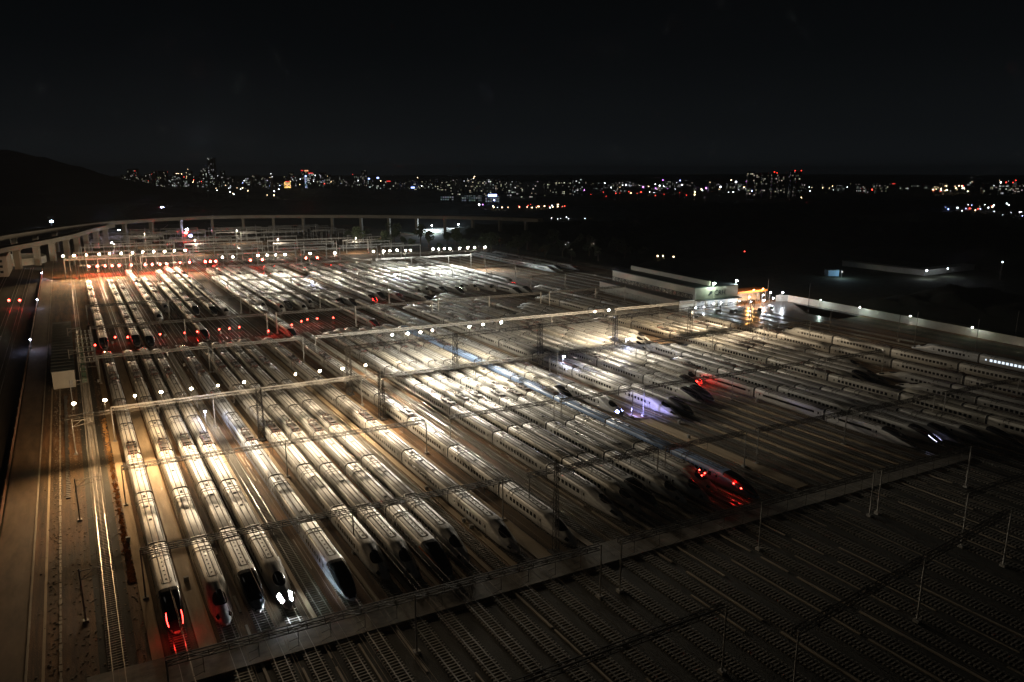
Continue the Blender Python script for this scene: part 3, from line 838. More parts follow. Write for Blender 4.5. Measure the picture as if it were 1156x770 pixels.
M_REDLAMP = glow("red_marker_lamp", (1, .03, .02), 25)
def marker(idx, pts, e):
    tr = bpy.data.objects[idx]
    for (x, y, z) in pts:
        m = MB(); m.blob((0, 0, 0), .16, seg=8, rings=5); link("marker_lamp", m.mesh("marker_lamp", M_REDLAMP, True), tr, (x, y, z))
    lamp("marker_glow", 'POINT', tr, (pts[0][0], pts[0][1] - .3, pts[0][2] + .5), e, (1, .03, .02), .2)
marker("high_speed_train.016", [(.2, 5.6, 3.75), (.9, 4.6, 3.2), (-.4, 4.2, 3.1)], 14)
marker("high_speed_train.017", [(-1.6, 5.6, 2.4), (-1.45, 3.6, 2.0)], 22)
# the small violet and blue beams the photo shows
lamp("headlight_beam", 'SPOT', bpy.data.objects["high_speed_train.019"], (1.0, -.5, 2.6), 5200, (.36, .34, 1.0), .2, rot=(R(-86), 0, R(96)), spot=R(120), blend=.8)

# ------------------------------------------------------------------ catenary portals and masts
def lattice_beam(m, a, b, h, w, step, th=.10):
    a = Vector(a); b = Vector(b); L = (b - a).length; n = max(2, int(L / step)); d = (b - a) / n
    dirn = (b - a).normalized(); side = Vector((-dirn.y, dirn.x, 0)) * w / 2
    up = Vector((0, 0, h))
    for s in (-1, 1):
        m.bar(a + side * s, b + side * s, th); m.bar(a + side * s + up, b + side * s + up, th)
        for i in range(n):
            p = a + d * i + side * s; q = p + d
            m.bar(p, p + up, th * .7)
            if i % 2: m.bar(p + up, q, th * .6)
            else: m.bar(p, q + up, th * .6)
    for i in range(0, n + 1):
        p = a + d * i
        m.bar(p + side, p - side, th * .6); m.bar(p + side + up, p - side + up, th * .6)
def portal(poles, yf, z, label, group, tall=None, mat=None, polemat=None, beam_h=.75, arms=True, step=2.4, thick=.11, pw=.34):
    x0 = poles[0]; y0 = yf(x0)
    t = thing("catenary_portal", label, "catenary portal", (x0, y0, 0), 0., group)
    m = MB()
    lattice_beam(m, (0, 0, z - beam_h), (poles[-1] - x0, yf(poles[-1]) - y0, z - beam_h), beam_h, .7, step, thick)
    link("beam", m.mesh("beam", mat or M_DSTEEL), t)
    for px in poles:
        m = MB()
        m.bar((0, 0, .0), (0, 0, (tall or z) + .25), pw * 1.1, w2=pw * .8, n=8)
        m.box(-.45, .45, -.45, .45, 0, .45)
        link("pole", m.mesh("pole", polemat or M_CONCPOLE), t, (px - x0, yf(px) - y0 - .6, 0))
    if arms:
        m = MB()
        for X in FRONT_TRACKS:
            if poles[0] < X < poles[-1]:
                yy = yf(X) - y0
                m.bar((X - x0 + 1.3, yy, z - beam_h), (X - x0 + 1.3, yy, 5.9), .07)
                m.bar((X - x0 + 1.3, yy, 6.1), (X - x0, yy, 5.75), .05); m.bar((X - x0 + 1.3, yy, 7.2), (X - x0, yy, 7.0), .05)
        if m.v: link("drop_arm", m.mesh("drop_arm", M_DSTEEL), t)
    return t
ROWS = [
    ("the dark foreground's left row", lambda X: 66.5 - .02 * X, 10.2, [(26, 71.6)], M_DSTEEL),
    ("the dark foreground's right row", lambda X: 50.0 + .081 * X, 10.4, [(75.1, 106.6, 135.8)], M_DSTEEL),
    ("the dark foreground's far right", lambda X: 68.7 - .03 * (X - 136), 10.4, [(136.4, 166)], M_DSTEEL),
    ("the row over the crossing road", lambda X: 92.6 - .055 * X, 9.2, [(4.6, 36.8, 68.4), (72.3, 103.2, 133.3), (135.6, 164.6)], M_DSTEEL),
    ("the row just behind the front noses", lambda X: 126.2 - .073 * X, 8.6, [(4.4, 38.7, 68.6), (74.5, 106.2), (108.2, 131.4), (135.2, 164.5, 198.3), (203, 236)], M_DSTEEL),
    ("the second row behind the front noses", lambda X: 166.8 - .066 * X, 8.6, [(4.2, 37, 70.4), (76.7, 106.3), (108.5, 131.6), (135.5, 168.2, 202.5), (207.5, 235)], M_DSTEEL),
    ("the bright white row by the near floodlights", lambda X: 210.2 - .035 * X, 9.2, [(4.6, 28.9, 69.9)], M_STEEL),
    ("the row by the middle floodlights", lambda X: 209.5 - .052 * X, 9.0, [(75, 106, 133), (136, 168), (172, 203), (205, 229), (231, 254)], M_DSTEEL),
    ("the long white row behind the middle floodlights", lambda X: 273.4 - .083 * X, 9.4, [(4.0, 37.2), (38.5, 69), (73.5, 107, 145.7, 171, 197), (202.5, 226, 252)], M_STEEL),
    ("the row at the red signals", lambda X: 330 - .083 * X, 9.0, [(3.5, 37, 69), (73, 107, 143), (146, 172, 200), (205, 232, 250)], M_DSTEEL),
    ("the second row of the back block", lambda X: 385 - .083 * X, 9.0, [(3.5, 37, 69), (73, 107, 143), (227, 249.5)], M_DSTEEL),
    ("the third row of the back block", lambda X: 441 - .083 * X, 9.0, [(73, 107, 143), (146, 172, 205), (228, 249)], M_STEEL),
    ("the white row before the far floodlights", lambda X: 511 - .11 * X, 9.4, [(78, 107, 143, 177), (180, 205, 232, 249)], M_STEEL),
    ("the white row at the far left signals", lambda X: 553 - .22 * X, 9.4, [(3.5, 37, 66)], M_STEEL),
]
nth_span = ["first span from the left", "second span from the left", "third span from the left", "fourth span from the left", "fifth span from the left", "sixth span from the left"]
for (desc, yf, z, spans, mt) in ROWS:
    for i, sp in enumerate(spans):
        farrow = yf(0) > 320
        portal(list(sp), yf, z, "%s, portal in %s" % (nth_span[i].replace(" from the left", " from left"), desc) if len(spans) > 1 else "lattice catenary portal forming %s" % desc,
               "catenary portals across the tracks", mat=mt, arms=not farrow and yf(0) > 80, step=2.4 if not farrow else 4, thick=.13 if not farrow else .2, pw=.28 if not farrow else .5, polemat=M_STEEL if mt is M_STEEL else None)
# poles standing on their own
def pole(name, label, x, y, h, group=None, mat=None, w=.3, arm=None):
    t = thing(name, label, "pole", (x, y, 0), 0., group)
    m = MB(); m.bar((0, 0, 0), (0, 0, h), w * 1.1, w2=w * .75, n=8); m.box(-.4, .4, -.4, .4, 0, .35)
    link("shaft", m.mesh("shaft", mat or M_CONCPOLE), t)
    if arm:
        m = MB(); L = arm
        m.bar((0, 0, h - .4), (L, 0, h - .4), .1); m.bar((0, 0, h - 1.9), (L, 0, h - 1.2), .08); m.bar((L * .5, 0, h - .4), (0, 0, h - 1.9), .07); m.bar((L, 0, h - .4), (L, 0, h - 1.5), .07); m.bar((L*.5, 0, h - .4), (L, 0, h - 1.2), .07)
        link("bracket", m.mesh("bracket", mat or M_STEEL), t)
    return t
for i, y in enumerate((80, 123, 163, 204.6, 246, 290, 332)):
    pole("catenary_mast", "pale bracket mast left of the leftmost track, %s from the front" % ORD[i], -4.2, y, 9.0, "bracket masts along the leftmost track", M_STEEL, .32, arm=4.4)

# ------------------------------------------------------------------ floodlight gantries
def lattice_col_mesh(h, w0=1.5, w1=1.1, step=1.7, th=.14):
    m = MB(); n = int(h / step)
    for i in range(n):
        za, zb = h * i / n, h * (i + 1) / n
        wa = w0 + (w1 - w0) * i / n; wb = w0 + (w1 - w0) * (i + 1) / n
        ca_ = [(-wa / 2, -wa / 2), (wa / 2, -wa / 2), (wa / 2, wa / 2), (-wa / 2, wa / 2)]
        cb_ = [(-wb / 2, -wb / 2), (wb / 2, -wb / 2), (wb / 2, wb / 2), (-wb / 2, wb / 2)]
        for k in range(4):
            a = (*ca_[k], za); b = (*cb_[k], zb); a2 = (*ca_[(k + 1) % 4], za); b2 = (*cb_[(k + 1) % 4], zb)
            m.bar(a, b, th); m.bar(b, b2, th * .6); m.bar(a if i % 2 else a2, b2 if i % 2 else b, th * .6)
    m.box(-1.1, 1.1, -1.1, 1.1, 0, .4)
    return m.mesh("lattice_column", M_TRUSS)
M_LENS_W = glow("floodlight_lens_warm", (1.0, .86, .60), 320)
M_LENS_N = glow("floodlight_lens", (1.0, .93, .80), 320)
def flood_meshes(r):
    m = MB()
    m.box(-r * 1.25, r * 1.25, .12, .5, -r * .8, r * .8); m.bar((0, .3, -r * .8), (0, .3, -2.2), .08)
    h = m.mesh("floodlight", M_DSTEEL)
    m = MB(); m.blob((0, 0, 0), r, sq=(1.0, .55, .8), seg=12, rings=6)
    return h, m
def floodlight(parent, loc, col, energy, lensmat, meshes, rz=0., tilt=30., spot=128., spill=0.):
    h, lm = meshes
    q = .82 + .36 * random.random()
    loc = (loc[0] + random.uniform(-.5, .5), loc[1], loc[2] + random.uniform(-.15, .15)); energy *= .7 + .6 * random.random()
    o = link("floodlight", h, parent, loc, rz); o.scale = (q, q, q)
    link("lens", lm[lensmat.name], o)
    lamp("floodlight_beam", 'SPOT', o, (0, -.75, -.1), energy, col, .4, rot=(R(-tilt), 0, 0), spot=R(spot), blend=1.0)
    lamp("floodlight_spill", 'SPOT', o, (0, .75, -.1), energy * (spill or SPILL), col, .4, rot=(R(60), 0, 0), spot=R(116), blend=1.0)
def fmesh(r):
    h, m = flood_meshes(r)
    d = {}
    for mt in (M_LENS_W, M_LENS_N): d[mt.name] = m.mesh("lens", mt, True)
    return h, d
F_NEAR = fmesh(.31); F_MID = fmesh(.36); F_BACK = fmesh(.58)

# near gantry
gt = thing("floodlight_gantry", "near row of eleven warm floodlights on a dark lattice gantry over the front trains", "lighting gantry", (-6, 192, 0), 0., "floodlight gantries")
m = MB(); lattice_beam(m, (0, 0, 12.9), (76.3, -1.2, 12.9), .8, .8, 2.2, .09)
link("truss", m.mesh("truss", M_TRUSS), gt)
COLM = lattice_col_mesh(14.0)
for x in (43.5, 76.3): link("lattice_column", COLM, gt, (x, -.3, 0))
for x in (-3.1, 3.1, 9.2, 15.5, 21.8, 28.0, 34.1, 47.2, 53.6, 60.0, 66.4):
    floodlight(gt, (x + 6, -.3, 16.3), COL_WARM if x < 14 else COL_GOLD, E_NEAR, M_LENS_W, F_NEAR, tilt=38 if x < 12 else 43)
# middle gantry
gt = thing("floodlight_gantry", "middle row of floodlights on tall lattice columns across the centre of the yard", "lighting gantry", (70.3, 219.5, 0), 0., "floodlight gantries")
m = MB(); lattice_beam(m, (0, 0, 14.5), (174, -3, 14.5), 1.0, .9, 2.6, .11)
link("truss", m.mesh("truss", M_TRUSS), gt)
COLT = lattice_col_mesh(15.6)
for x in (0, 36.2, 69.2, 102, 139, 173): link("lattice_column", COLT, gt, (x, -x * .017, 0))
for x in (84.4, 89.6, 94.2, 98.8, 111.4, 117.1, 124.6, 163.4, 170.3):
    floodlight(gt, (x - 70.3, -.6, 17.6), COL_NEUTRAL, E_MID, M_LENS_N, F_MID, tilt=61, spot=118., spill=1.0)
for x in (180, 190, 209, 226, 240):     # shielded heads that throw right and down, away from the camera
    lo = link("floodlight", F_MID[0], gt, (x - 70.3, -2.2, 14.0), R(25))
    lamp("floodlight_beam", 'SPOT', lo, (0, -.75, -.1), E_MID * (.3 if x < 200 else .75), COL_NEUTRAL if x < 200 else COL_GOLD, .4, rot=(R(-58), 0, 0), spot=R(125), blend=1.0)
    lamp("floodlight_spill", 'SPOT', lo, (0, 2.6, .2), E_MID * 2.3, COL_GOLD, .4, rot=(R(63), 0, 0), spot=R(112), blend=1.0)  # extra spot added to brighten trains and ground behind the gantry
# single lattice mast near the front
t = thing("lattice_mast", "thin lattice mast rising beside the wide walkway near the front noses", "mast", (70.3, 104.2, 0))
link("lattice_column", lattice_col_mesh(18, .9, .5, 1.2, .08), t)
# far rows
gt = thing("floodlight_gantry", "far left row of twelve floodlights above the red signals", "lighting gantry", (-4.2, 560, 0), 0., "floodlight gantries")
POST = MB(); POST.bar((0, 0, 0), (0, 0, 13.6), .45, w2=.3, n=8); POST = POST.mesh("post", M_STEEL)
m = MB(); lattice_beam(m, (0, 0, 12.4), (73.5, 0, 12.4), .8, .8, 4, .16); link("truss", m.mesh("truss", M_STEEL), gt)
for i, x in enumerate((-4.2, 2.2, 9.4, 16, 22.5, 28.9, 35.4, 42.2, 48.7, 55.4, 61.6, 68.7)):
    floodlight(gt, (x + 4.2, -.5, 15.0), COL_WARM if x < 20 else COL_GOLD, E_BACK, M_LENS_W, F_BACK, tilt=46)
    if i in (0, 1, 5, 10, 11): link("post", POST, gt, (x + 4.2, 0, 0))
gt = thing("floodlight_gantry", "far middle row of floodlights spread along the back of the yard", "lighting gantry", (83, 503, 0), 0., "floodlight gantries")
m = MB(); lattice_beam(m, (0, 0, 12.4), (175, -28.7, 12.4), .8, .8, 4.5, .16); link("truss", m.mesh("truss", M_STEEL), gt)
for i, x in enumerate((83, 89, 103.4, 109.4, 115, 120, 135.5, 152, 177, 184, 188, 192.6, 199, 202.5, 218, 222.5, 226, 230, 237.5, 243.3, 248.2, 256)):
    dy = -(x - 83) * .164
    floodlight(gt, (x - 83, dy - .5, 15.0), COL_NEUTRAL if x < 180 else COL_COOL, E_BACK * (.8 if x < 170 else .8), M_LENS_N, F_BACK, tilt=46 if i % 2 else 62)
    if i % 3 == 0: link("post", POST, gt, (x - 83, dy, 0))
# ------------------------------------------------------------------ signals
M_SIG = glow("red_signal_lens", (1.0, .03, .02), 160)
M_SIGM = glow("red_signal_lens_low", (1.0, .03, .02), 26)
M_BEACON = glow("beacon_lens", (1.0, .05, .03), 3)
M_SIGB = glow("blue_signal_lens", (.25, .3, 1.0), 25)
def sig_meshes(h, r, lm=None):
    m = MB(); m.bar((0, 0, 0), (0, 0, h - .9), .16, n=8); m.box(-.3, .3, -.3, .3, 0, .3); post = m.mesh("post", M_DSTEEL)
    m = MB(); m.box(-.32, .32, -.15, .15, h - 1, h + .5); hood = m.mesh("housing", M_EQUIP)
    m = MB(); m.blob((0, -.2, h), r, seg=8, rings=5, sq=(1, .4, 1)); lens = m.mesh("lens", lm or M_SIG, True)
    return post, hood, lens
SG = sig_meshes(2.2, .34, M_SIGM); SGF = sig_meshes(5.2, .75)
def signal(x, y, label, group, ms, e, h):
    t = thing("signal_post", label, "signal", (x, y, 0), 0., group)
    link("post", ms[0], t); link("housing", ms[1], t); link("lens", ms[2], t)
    if e: lamp("signal_glow", 'POINT', t, (0, -.6, h), e, (1, .03, .02), .2)
mids = [(4.4, 327), (12.0, 339), (16.4, 336.7), (28.4, 336), (37.6, 334), (42.4, 333.6), (51.2, 334), (55.4, 334), (59.5, 334.4), (68.5, 320), (80.3, 328), (86.2, 334), (89.7, 337), (94.2, 336.8), (101.1, 335), (149.2, 383)]
for i, (x, y) in enumerate(mids):
    signal(x, y, "glowing red signal between the front and back train blocks, %s from the left" % ORD[i], "red signals across the middle of the yard", SG, {9: 500, 15: 300, 5: 150}.get(i, 30), 2.2)
for i, x in enumerate((10.1, 14.9, 19.6, 23.8, 28.0, 35.3, 43.7, 48.0, 52.8, 57.0)):
    signal(x, 582 - (x - 10) * .25, "bright red signal under the far left floodlights, %s from the left" % ORD[i], "red signals at the far left end", SGF, 1300, 5.2)
for i, x in enumerate((66, 72, 82.2, 85.5, 88.9, 112, 120, 150, 158)):
    signal(x, 575 - (x - 60) * .2, "dim red signal behind the far middle floodlights, %s from the left" % ORD[i], "dim red signals at the far middle", SGF, 0, 5.2)
for (x, y, lb) in ((-29.9, 461.6, "left of two red signals on the dark lower line at far left"), (-25.1, 458.8, "right of two red signals on the dark lower line at far left")):
    signal(x, y, lb, "pair of red signals on the lower line", sig_meshes(3, .6, M_SIGM), 0, 3)

# ------------------------------------------------------------------ left side: fence, shed, switchgear, small lamps
t = thing("boundary_fence", "low rust coloured panel fence along the left edge of the service road", "fence", (-17.8, 60, 0))
m = MB(); m.box(-.06, .06, 0, 560, 0, 1.5); link("panel", m.mesh("panel", M_FENCE), t)
for k in range(56):
    if k == 0:
        m = MB(); m.box(-.14, .14, -.14, .14, 0, 1.7); pm = m.mesh("post", M_KERB)
    link("post", pm, t, (0, k * 10, 0))
m = MB(); m.box(-18.2, -17.9, 60, 620, -.35, .0); link("retaining_edge", m.mesh("retaining_edge", M_KERB), kind="structure")

t = thing("equipment_shed", "long dark roofed shed with pale end wall beside the service road", "shed", (-9.3, 273, 0))
m = MB(); m.box(0, 6.2, 0, 92, 0, 5.6); link("wall", m.mesh("wall", M_CREAMW), t)
m = MB(); m.box(-.25, 6.45, -.1, 92.3, 5.6, 5.85)
for k in range(18): m.box(-.25, 6.45, 2 + k * 5, 2.12 + k * 5, 5.85, 5.95)
link("roof", m.mesh("roof", M_ROOFD), t)
m = MB(); m.box(4.4, 5.5, -.06, 0, 0, 2.3); link("door", m.mesh("door", M_DOOR), t)
m = MB()
for k in range(15): m.box(.1 + k * .41, .14 + k * .41, -.03, 0, 0, 5.6)
link("cladding_rib", m.mesh("cladding_rib", M_DOOR), t)

for i in range(7):
    y = 276 + i * 8.5
    t = thing("switchgear_frame", "steel switchgear frame with insulators beside the pale ended shed, %s from the front" % ORD[i], "switchgear", (-1.8, y, 0), 0., "switchgear frames right of the shed")
    m = MB()
    for x in (0, 5.6): m.bar((x, 0, 0), (x, 0, 7.2), .22)
    m.bar((0, 0, 7.0), (5.6, 0, 7.0), .2); m.bar((0, 0, 5.4), (5.6, 0, 5.4), .12)
    for k in range(5): m.bar((.5 + k * 1.15, 0, 5.4), (.5 + k * 1.15, 0, 7.0), .08)
    link("frame", m.mesh("frame", M_STEEL if i % 2 else M_DSTEEL), t)
    for k in range(4):
        m = MB(); m.bar((0, 0, 0), (0, 0, .9), .26, n=8); m.box(-.3, .3, -.25, .25, .9, 1.2)
        link("insulator", m.mesh("insulator", M_CONCPOLE), t, (.8 + k * 1.3, .1 * k, 7.1))
    m = MB(); m.box(.6, 2.0, .5, 2.2, 0, 1.8); m.box(.7, 1.9, .4, .5, .3, 1.6); link("cabinet", m.mesh("cabinet", M_GREENB), t)

M_LBW = glow("blue_white_lamp", (.50, .58, 1.0), 120)
def small_lamp(x, y, h, label, lens, e=0., col=(.7, .75, 1), r=.4, group=None, name="lamp_post"):
    t = thing(name, label, "lamp", (x, y, 0), 0., group)
    m = MB(); m.bar((0, 0, 0), (0, 0, h), .18, w2=.12, n=8); m.bar((0, 0, h), (0, -.6, h + .1), .1); link("post", m.mesh("post", M_STEEL), t)
    m = MB(); m.blob((0, -.6, h + .05), r, seg=10, rings=6, sq=(1, 1, .7)); link("lamp_head", m.mesh("lamp_head", lens, True), t)
    if e: lamp("lamp_light", 'POINT', t, (0, -.6, h - r - .15), e, col, .3)
for (y, w) in ((342, "nearest"), (450, "middle"), (570, "farthest")):
    small_lamp(-17.1, y, 4, "blue white lamp on the boundary fence, %s of three" % w, M_LBW, 160, r=.3, group="lamps along the boundary fence")
small_lamp(26.2, 206, 5.8, "small blue white lamp above the roofs beside the near bright portal", M_LBW, 900, r=.28)
small_lamp(117.9, 428, 6, "blue lamp among the back roofs, left of two", M_LBW, 150, r=.45)
small_lamp(170.1, 432.8, 6, "pale blue lamp among the back roofs, right of two", M_LBW, 150, r=.4)
small_lamp(139.5, 204, 7, "blue white lamp right of the lattice column mid yard", M_LBW, 900, r=.45)
small_lamp(174.5, 214, 7, "blue white lamp beside the rightmost warm floodlight", M_LBW, 900, r=.4)

# ------------------------------------------------------------------ depot hall
t = thing("depot_hall", "cream clad train depot hall with dark roof and lettering on its end wall", "depot", (257, 274.5, 0), -.10)
def part(name, mat, *boxes):
    m = MB()
    for b in boxes: m.box(*b)
    return link(name, m.mesh(name, mat), t)
part("wall", M_CREAMW, (0, 9, 0.4, 76, 0, 5.2))
part("lean_to_roof", M_ROOFD, (-.3, 8.5, .2, 76.3, 5.2, 5.45))
part("wall", M_CREAMW, (9, 36, 0, 76.4, 0, 11.0))
part("roof", M_ROOFD, (8.8, 36.3, .5, 76.8, 11.0, 11.3))
part("parapet", M_CREAMW, (20, 21, 3, 74, 11.3, 13.6))
part("canopy", M_ROOFD, (9, 36.5, -3, -.01, 4.9, 5.25))
m = MB()
lattice_beam(m, (8.2, 1, 5.5), (8.2, 75, 5.5), 2.2, .2, 3.1, .2)
link("railing", m.mesh("railing", M_DSTEEL), t)
m = MB()
lattice_beam(m, (-.4, 1, .4), (-.4, 75, .4), 2.4, .1, 2.6, .08)
link("pipe_rack", m.mesh("pipe_rack", M_STEEL), t)
for x in (10.5, 17, 23.5, 30):
    m = MB(); m.box(x, x + 4.6, -.06, -.001, 0, 4.4); f = link("track_door", m.mesh("track_door", M_DOOR), t)
# the lettering on the end wall, facing the camera's side (-Y)
def text_obj(txt, size, loc, rot, mat, parent, name="lettering", ext=.06):
    c = bpy.data.curves.new(name, 'FONT'); c.body = txt; c.size = size; c.extrude = ext; c.align_x = 'LEFT'
    o = bpy.data.objects.new(name, c); sc.collection.objects.link(o)
    dg = bpy.context.evaluated_depsgraph_get()
    me = bpy.data.meshes.new_from_object(o.evaluated_get(dg))
    bpy.data.objects.remove(o); me.materials.clear(); me.materials.append(mat)
    o = bpy.data.objects.new(name, me); sc.collection.objects.link(o); o.location = loc; o.rotation_euler = rot; o.parent = parent
    return o
text_obj("CRH", 3.5, (21.0, -.10, 6.9), (H, 0, 0), M_TEXT, t)
m = MB()   # swooping emblem left of the letters
pts = [(-.2, 0), (1.1, 1.9), (2.9, 2.5), (2.2, 1.6), (3.0, 1.7), (2.0, .9), (2.4, .6), (1.2, .55), (1.0, .0)]
m.v = [(17.2 + x, -.1, 6.9 + z) for x, z in pts] + [(17.2 + x, -.002, 6.9 + z) for x, z in pts]
n_ = len(pts); m.f = [tuple(range(n_)), tuple(reversed(range(n_, 2 * n_)))] + [(i, n_ + i, n_ + (i + 1) % n_, (i + 1) % n_) for i in range(n_)]; m.m = [0] * len(m.f)
link("emblem", m.mesh("emblem", M_TEXT), t)

# orange lit annex and forecourt lamps
t = thing("annex_canopy", "orange lit canopy building right of the depot hall", "canopy", (299, 276, 0))
m = MB(); m.box(0, 22, 0, 9, 5.2, 6.2); link("roof", m.mesh("roof", paint("orange_lit_fascia", (.62, .22, .05), .6)), t)  # orange lamp light painted into the roof colour
m = MB(); m.box(1, 21, 4, 8.5, 0, 5.2); link("wall", m.mesh("wall", M_CREAMW), t)
for x in (1, 8, 15, 21):
    m = MB(); m.box(-.2, .2, -.2, .2, 0, 5.2); link("column", m.mesh("column", M_STEEL), t, (x, .4, 0))
M_SOD = glow("sodium_lamp", (1.0, .38, .08), 30)
M_GRN = glow("greenish_lamp", (.70, 1.0, .78), 40)
M_WHL = glow("white_lamp", (.85, .92, 1.0), 40)
small_lamp(300, 270, 4.5, "orange lamp at the left foot of the canopy", M_SOD, 3000, (1, .45, .12), .5)
small_lamp(308, 274.5, 7.0, "orange lamp on the canopy, left of two", M_SOD, 2500, (1, .45, .12), .35)
small_lamp(315, 274.5, 7.0, "orange lamp on the canopy, right of two", M_SOD, 2500, (1, .45, .12), .35)
small_lamp(275.5, 271.0, 13.2, "greenish white lamp on a tall post at the depot hall's front edge", M_GRN, 1600, (.75, 1, .8), .75)
small_lamp(294.0, 273.5, 13.0, "white lamp on a tall post at the depot hall's right corner", M_WHL, 1500, (.85, .95, 1), .6)
for i, (x, y, h) in enumerate(((262, 269, 2.4), (267.5, 269, 2.4), (274, 269, 3.4), (279, 269, 3.4), (288, 269, 3.4), (292, 269, 3.2), (297, 266, 3.0))):
    small_lamp(x, y, h, "white yard lamp before the depot hall's end wall, %s from the left" % ORD[i], M_WHL, 500, (.85, .93, 1), .3, "lamps before the depot hall")
for i, (x, y, h) in enumerate(((303, 263, 3.5), (308, 268, 5.2), (311, 264, 3.8), (313.5, 268, 6.0), (318, 264, 6.2))):
    small_lamp(x, y, h, "bright lamp on the wet forecourt right of the canopy, %s from the left" % ORD[i], M_WHL, 1100, (.88, .94, 1), .4, "lamps on the wet forecourt")
# parked maintenance vans on the forecourt
def van(x, y, rz, mat, label):
    t = thing("parked_van", label, "van", (x, y, .03), rz, "vans on the forecourt")
    m = MB(); m.box(-.9, .9, -2.2, 2.3, .45, 1.2); m.box(-.85, .85, -1.3, 2.2, 1.2, 2.0)
    m.quad((-.85, -2.0, 1.2), (.85, -2.0, 1.2), (.8, -1.3, 1.95), (-.8, -1.3, 1.95)); link("body", m.mesh("body", mat), t)
    m = MB(); m.box(-.87, .87, -1.1, 1.6, 1.32, 1.8); link("window", m.mesh("window", M_PANE), t)
    wm = MB(); wm.bar((-.1, 0, 0), (.1, 0, 0), .66, n=12); wm = wm.mesh("wheel", M_BELLOWS)
    for (a, b) in ((-.85, -1.4), (.85, -1.4), (-.85, 1.4), (.85, 1.4)): link("wheel", wm, t, (a, b, .34))
M_CARW = paint("white_car_paint", (.7, .7, .7), .3, coat=.5); M_CARD = paint("dark_car_paint", (.04, .05, .08), .3, coat=.5)
for i, (x, y, mt, nm) in enumerate(((270, 262, M_CARW, "white van nearest the depot hall's left end"), (277, 258, M_CARD, "dark van left of centre on the wet forecourt"), (285, 261, M_CARW, "white van in the middle of the wet forecourt"), (292, 255, M_CARD, "dark van right of centre on the wet forecourt"), (301, 256, M_CARW, "white van at the right side of the wet forecourt"))):
    van(x, y, R(90 + i * 13), mt, nm)

# ------------------------------------------------------------------ right boundary wall
t = thing("boundary_wall", "long pale concrete wall curving along the far right side of the yard", "wall", (0, 0, 0))
wp = [(322, 271), (328, 268), (327.5, 235), (326, 200), (323.5, 165), (321, 130), (318, 90), (314, 50)]
m = MB()
for a, b in zip(wp, wp[1:]):
    m.quad((a[0], a[1], 0), (b[0], b[1], 0), (b[0], b[1], 3.4), (a[0], a[1], 3.4)); m.quad((b[0] + .3, b[1], 0), (a[0] + .3, a[1], 0), (a[0] + .3, a[1], 3.4), (b[0] + .3, b[1], 3.4))
    m.quad((a[0], a[1], 3.4), (b[0], b[1], 3.4), (b[0] + .3, b[1], 3.4), (a[0] + .3, a[1], 3.4))
link("wall_panel", m.mesh("wall_panel", M_WALL), t)
for i, y in enumerate((245, 222, 196, 168, 140)):
    x = 326 - (268 - y) * .05
    small_lamp(x - 1.2, y, 4.6, "short white topped lamp along the pale boundary wall, %s from the depot" % ORD[i], M_GRN if i < 1 else M_LENS_N, 500 if i < 2 else 150, (.8, 1, .9), .2, "lamps along the boundary wall")
for i, (u, vb, vt) in enumerate(((912, 352, 317), (936, 378, 345), (1032, 392, 330), (1100, 402, 345), (1013, 385, 332), (866, 338, 303), (1146, 380, 335))):
    x, y = at(u, vb); h = 14 if i in (0, 2, 3) else 11
    pole("utility_pole", "thin dark pole by the pale boundary wall", x, y, h, "thin poles by the boundary wall", M_DSTEEL, .28)

# ------------------------------------------------------------------ viaducts and the yard throat
def viaduct(name_label, pts, z, w, pier_step, depth=2.2):
    t = thing("viaduct", name_label, "viaduct", (pts[0][0], pts[0][1], 0)); ox, oy = pts[0]
    P = [Vector((x - ox, y - oy, 0)) for x, y in pts]
    L = []; Rr = []
    for i, p in enumerate(P):
        d = (P[min(i + 1, len(P) - 1)] - P[max(i - 1, 0)]).normalized(); nrm = Vector((-d.y, d.x, 0)) * w / 2
        L.append(p + nrm); Rr.append(p - nrm)
    zz = z if isinstance(z, list) else [z] * len(P)
    m = MB()
    for i in range(len(P) - 1):
        a, b, c, d = L[i], Rr[i], Rr[i + 1], L[i + 1]
        z0, z1 = zz[i], zz[i + 1]
        up = lambda v, zv: (v.x, v.y, zv)
        m.quad(up(a, z0), up(b, z0), up(c, z1), up(d, z1))
        m.quad(up(b, z0 + 1), up(b, z0 - depth), up(c, z1 - depth), up(c, z1 + 1))
        m.quad(up(a, z0 - depth), up(a, z0 + 1), up(d, z1 + 1), up(d, z1 - depth))
        m.quad(up(b, z0 - depth), up(a, z0 - depth), up(d, z1 - depth), up(c, z1 - depth))
    link("deck", m.mesh("deck", M_VIA), t)
    acc = 0; nxt = 5.
    for i in range(len(P) - 1):
        seg = (P[i + 1] - P[i]); sl = seg.length
        while nxt < acc + sl:
            f = (nxt - acc) / sl; q = P[i] + seg * f; zq = zz[i] + (zz[i + 1] - zz[i]) * f - depth
            pm = MB(); pm.box(-2.0, 2.0, -1.2, 1.2, -.4, zq - 1.5); pm.v  # shaft
            i0 = len(pm.v)
            pm.v += [(-2, -1.2, zq - 1.5), (2, -1.2, zq - 1.5), (2, 1.2, zq - 1.5), (-2, 1.2, zq - 1.5), (-3.4, -1.2, zq), (3.4, -1.2, zq), (3.4, 1.2, zq), (-3.4, 1.2, zq)]
            for ff in ((0, 1, 5, 4), (1, 2, 6, 5), (2, 3, 7, 6), (3, 0, 4, 7)): pm.f.append(tuple(i0 + k for k in ff)); pm.m.append(0)
            link("pier", pm.mesh("pier", M_VIA), t, (q.x, q.y, 0), math.atan2(seg.y, seg.x) + H)
            nxt += pier_step
        acc += sl
    return t
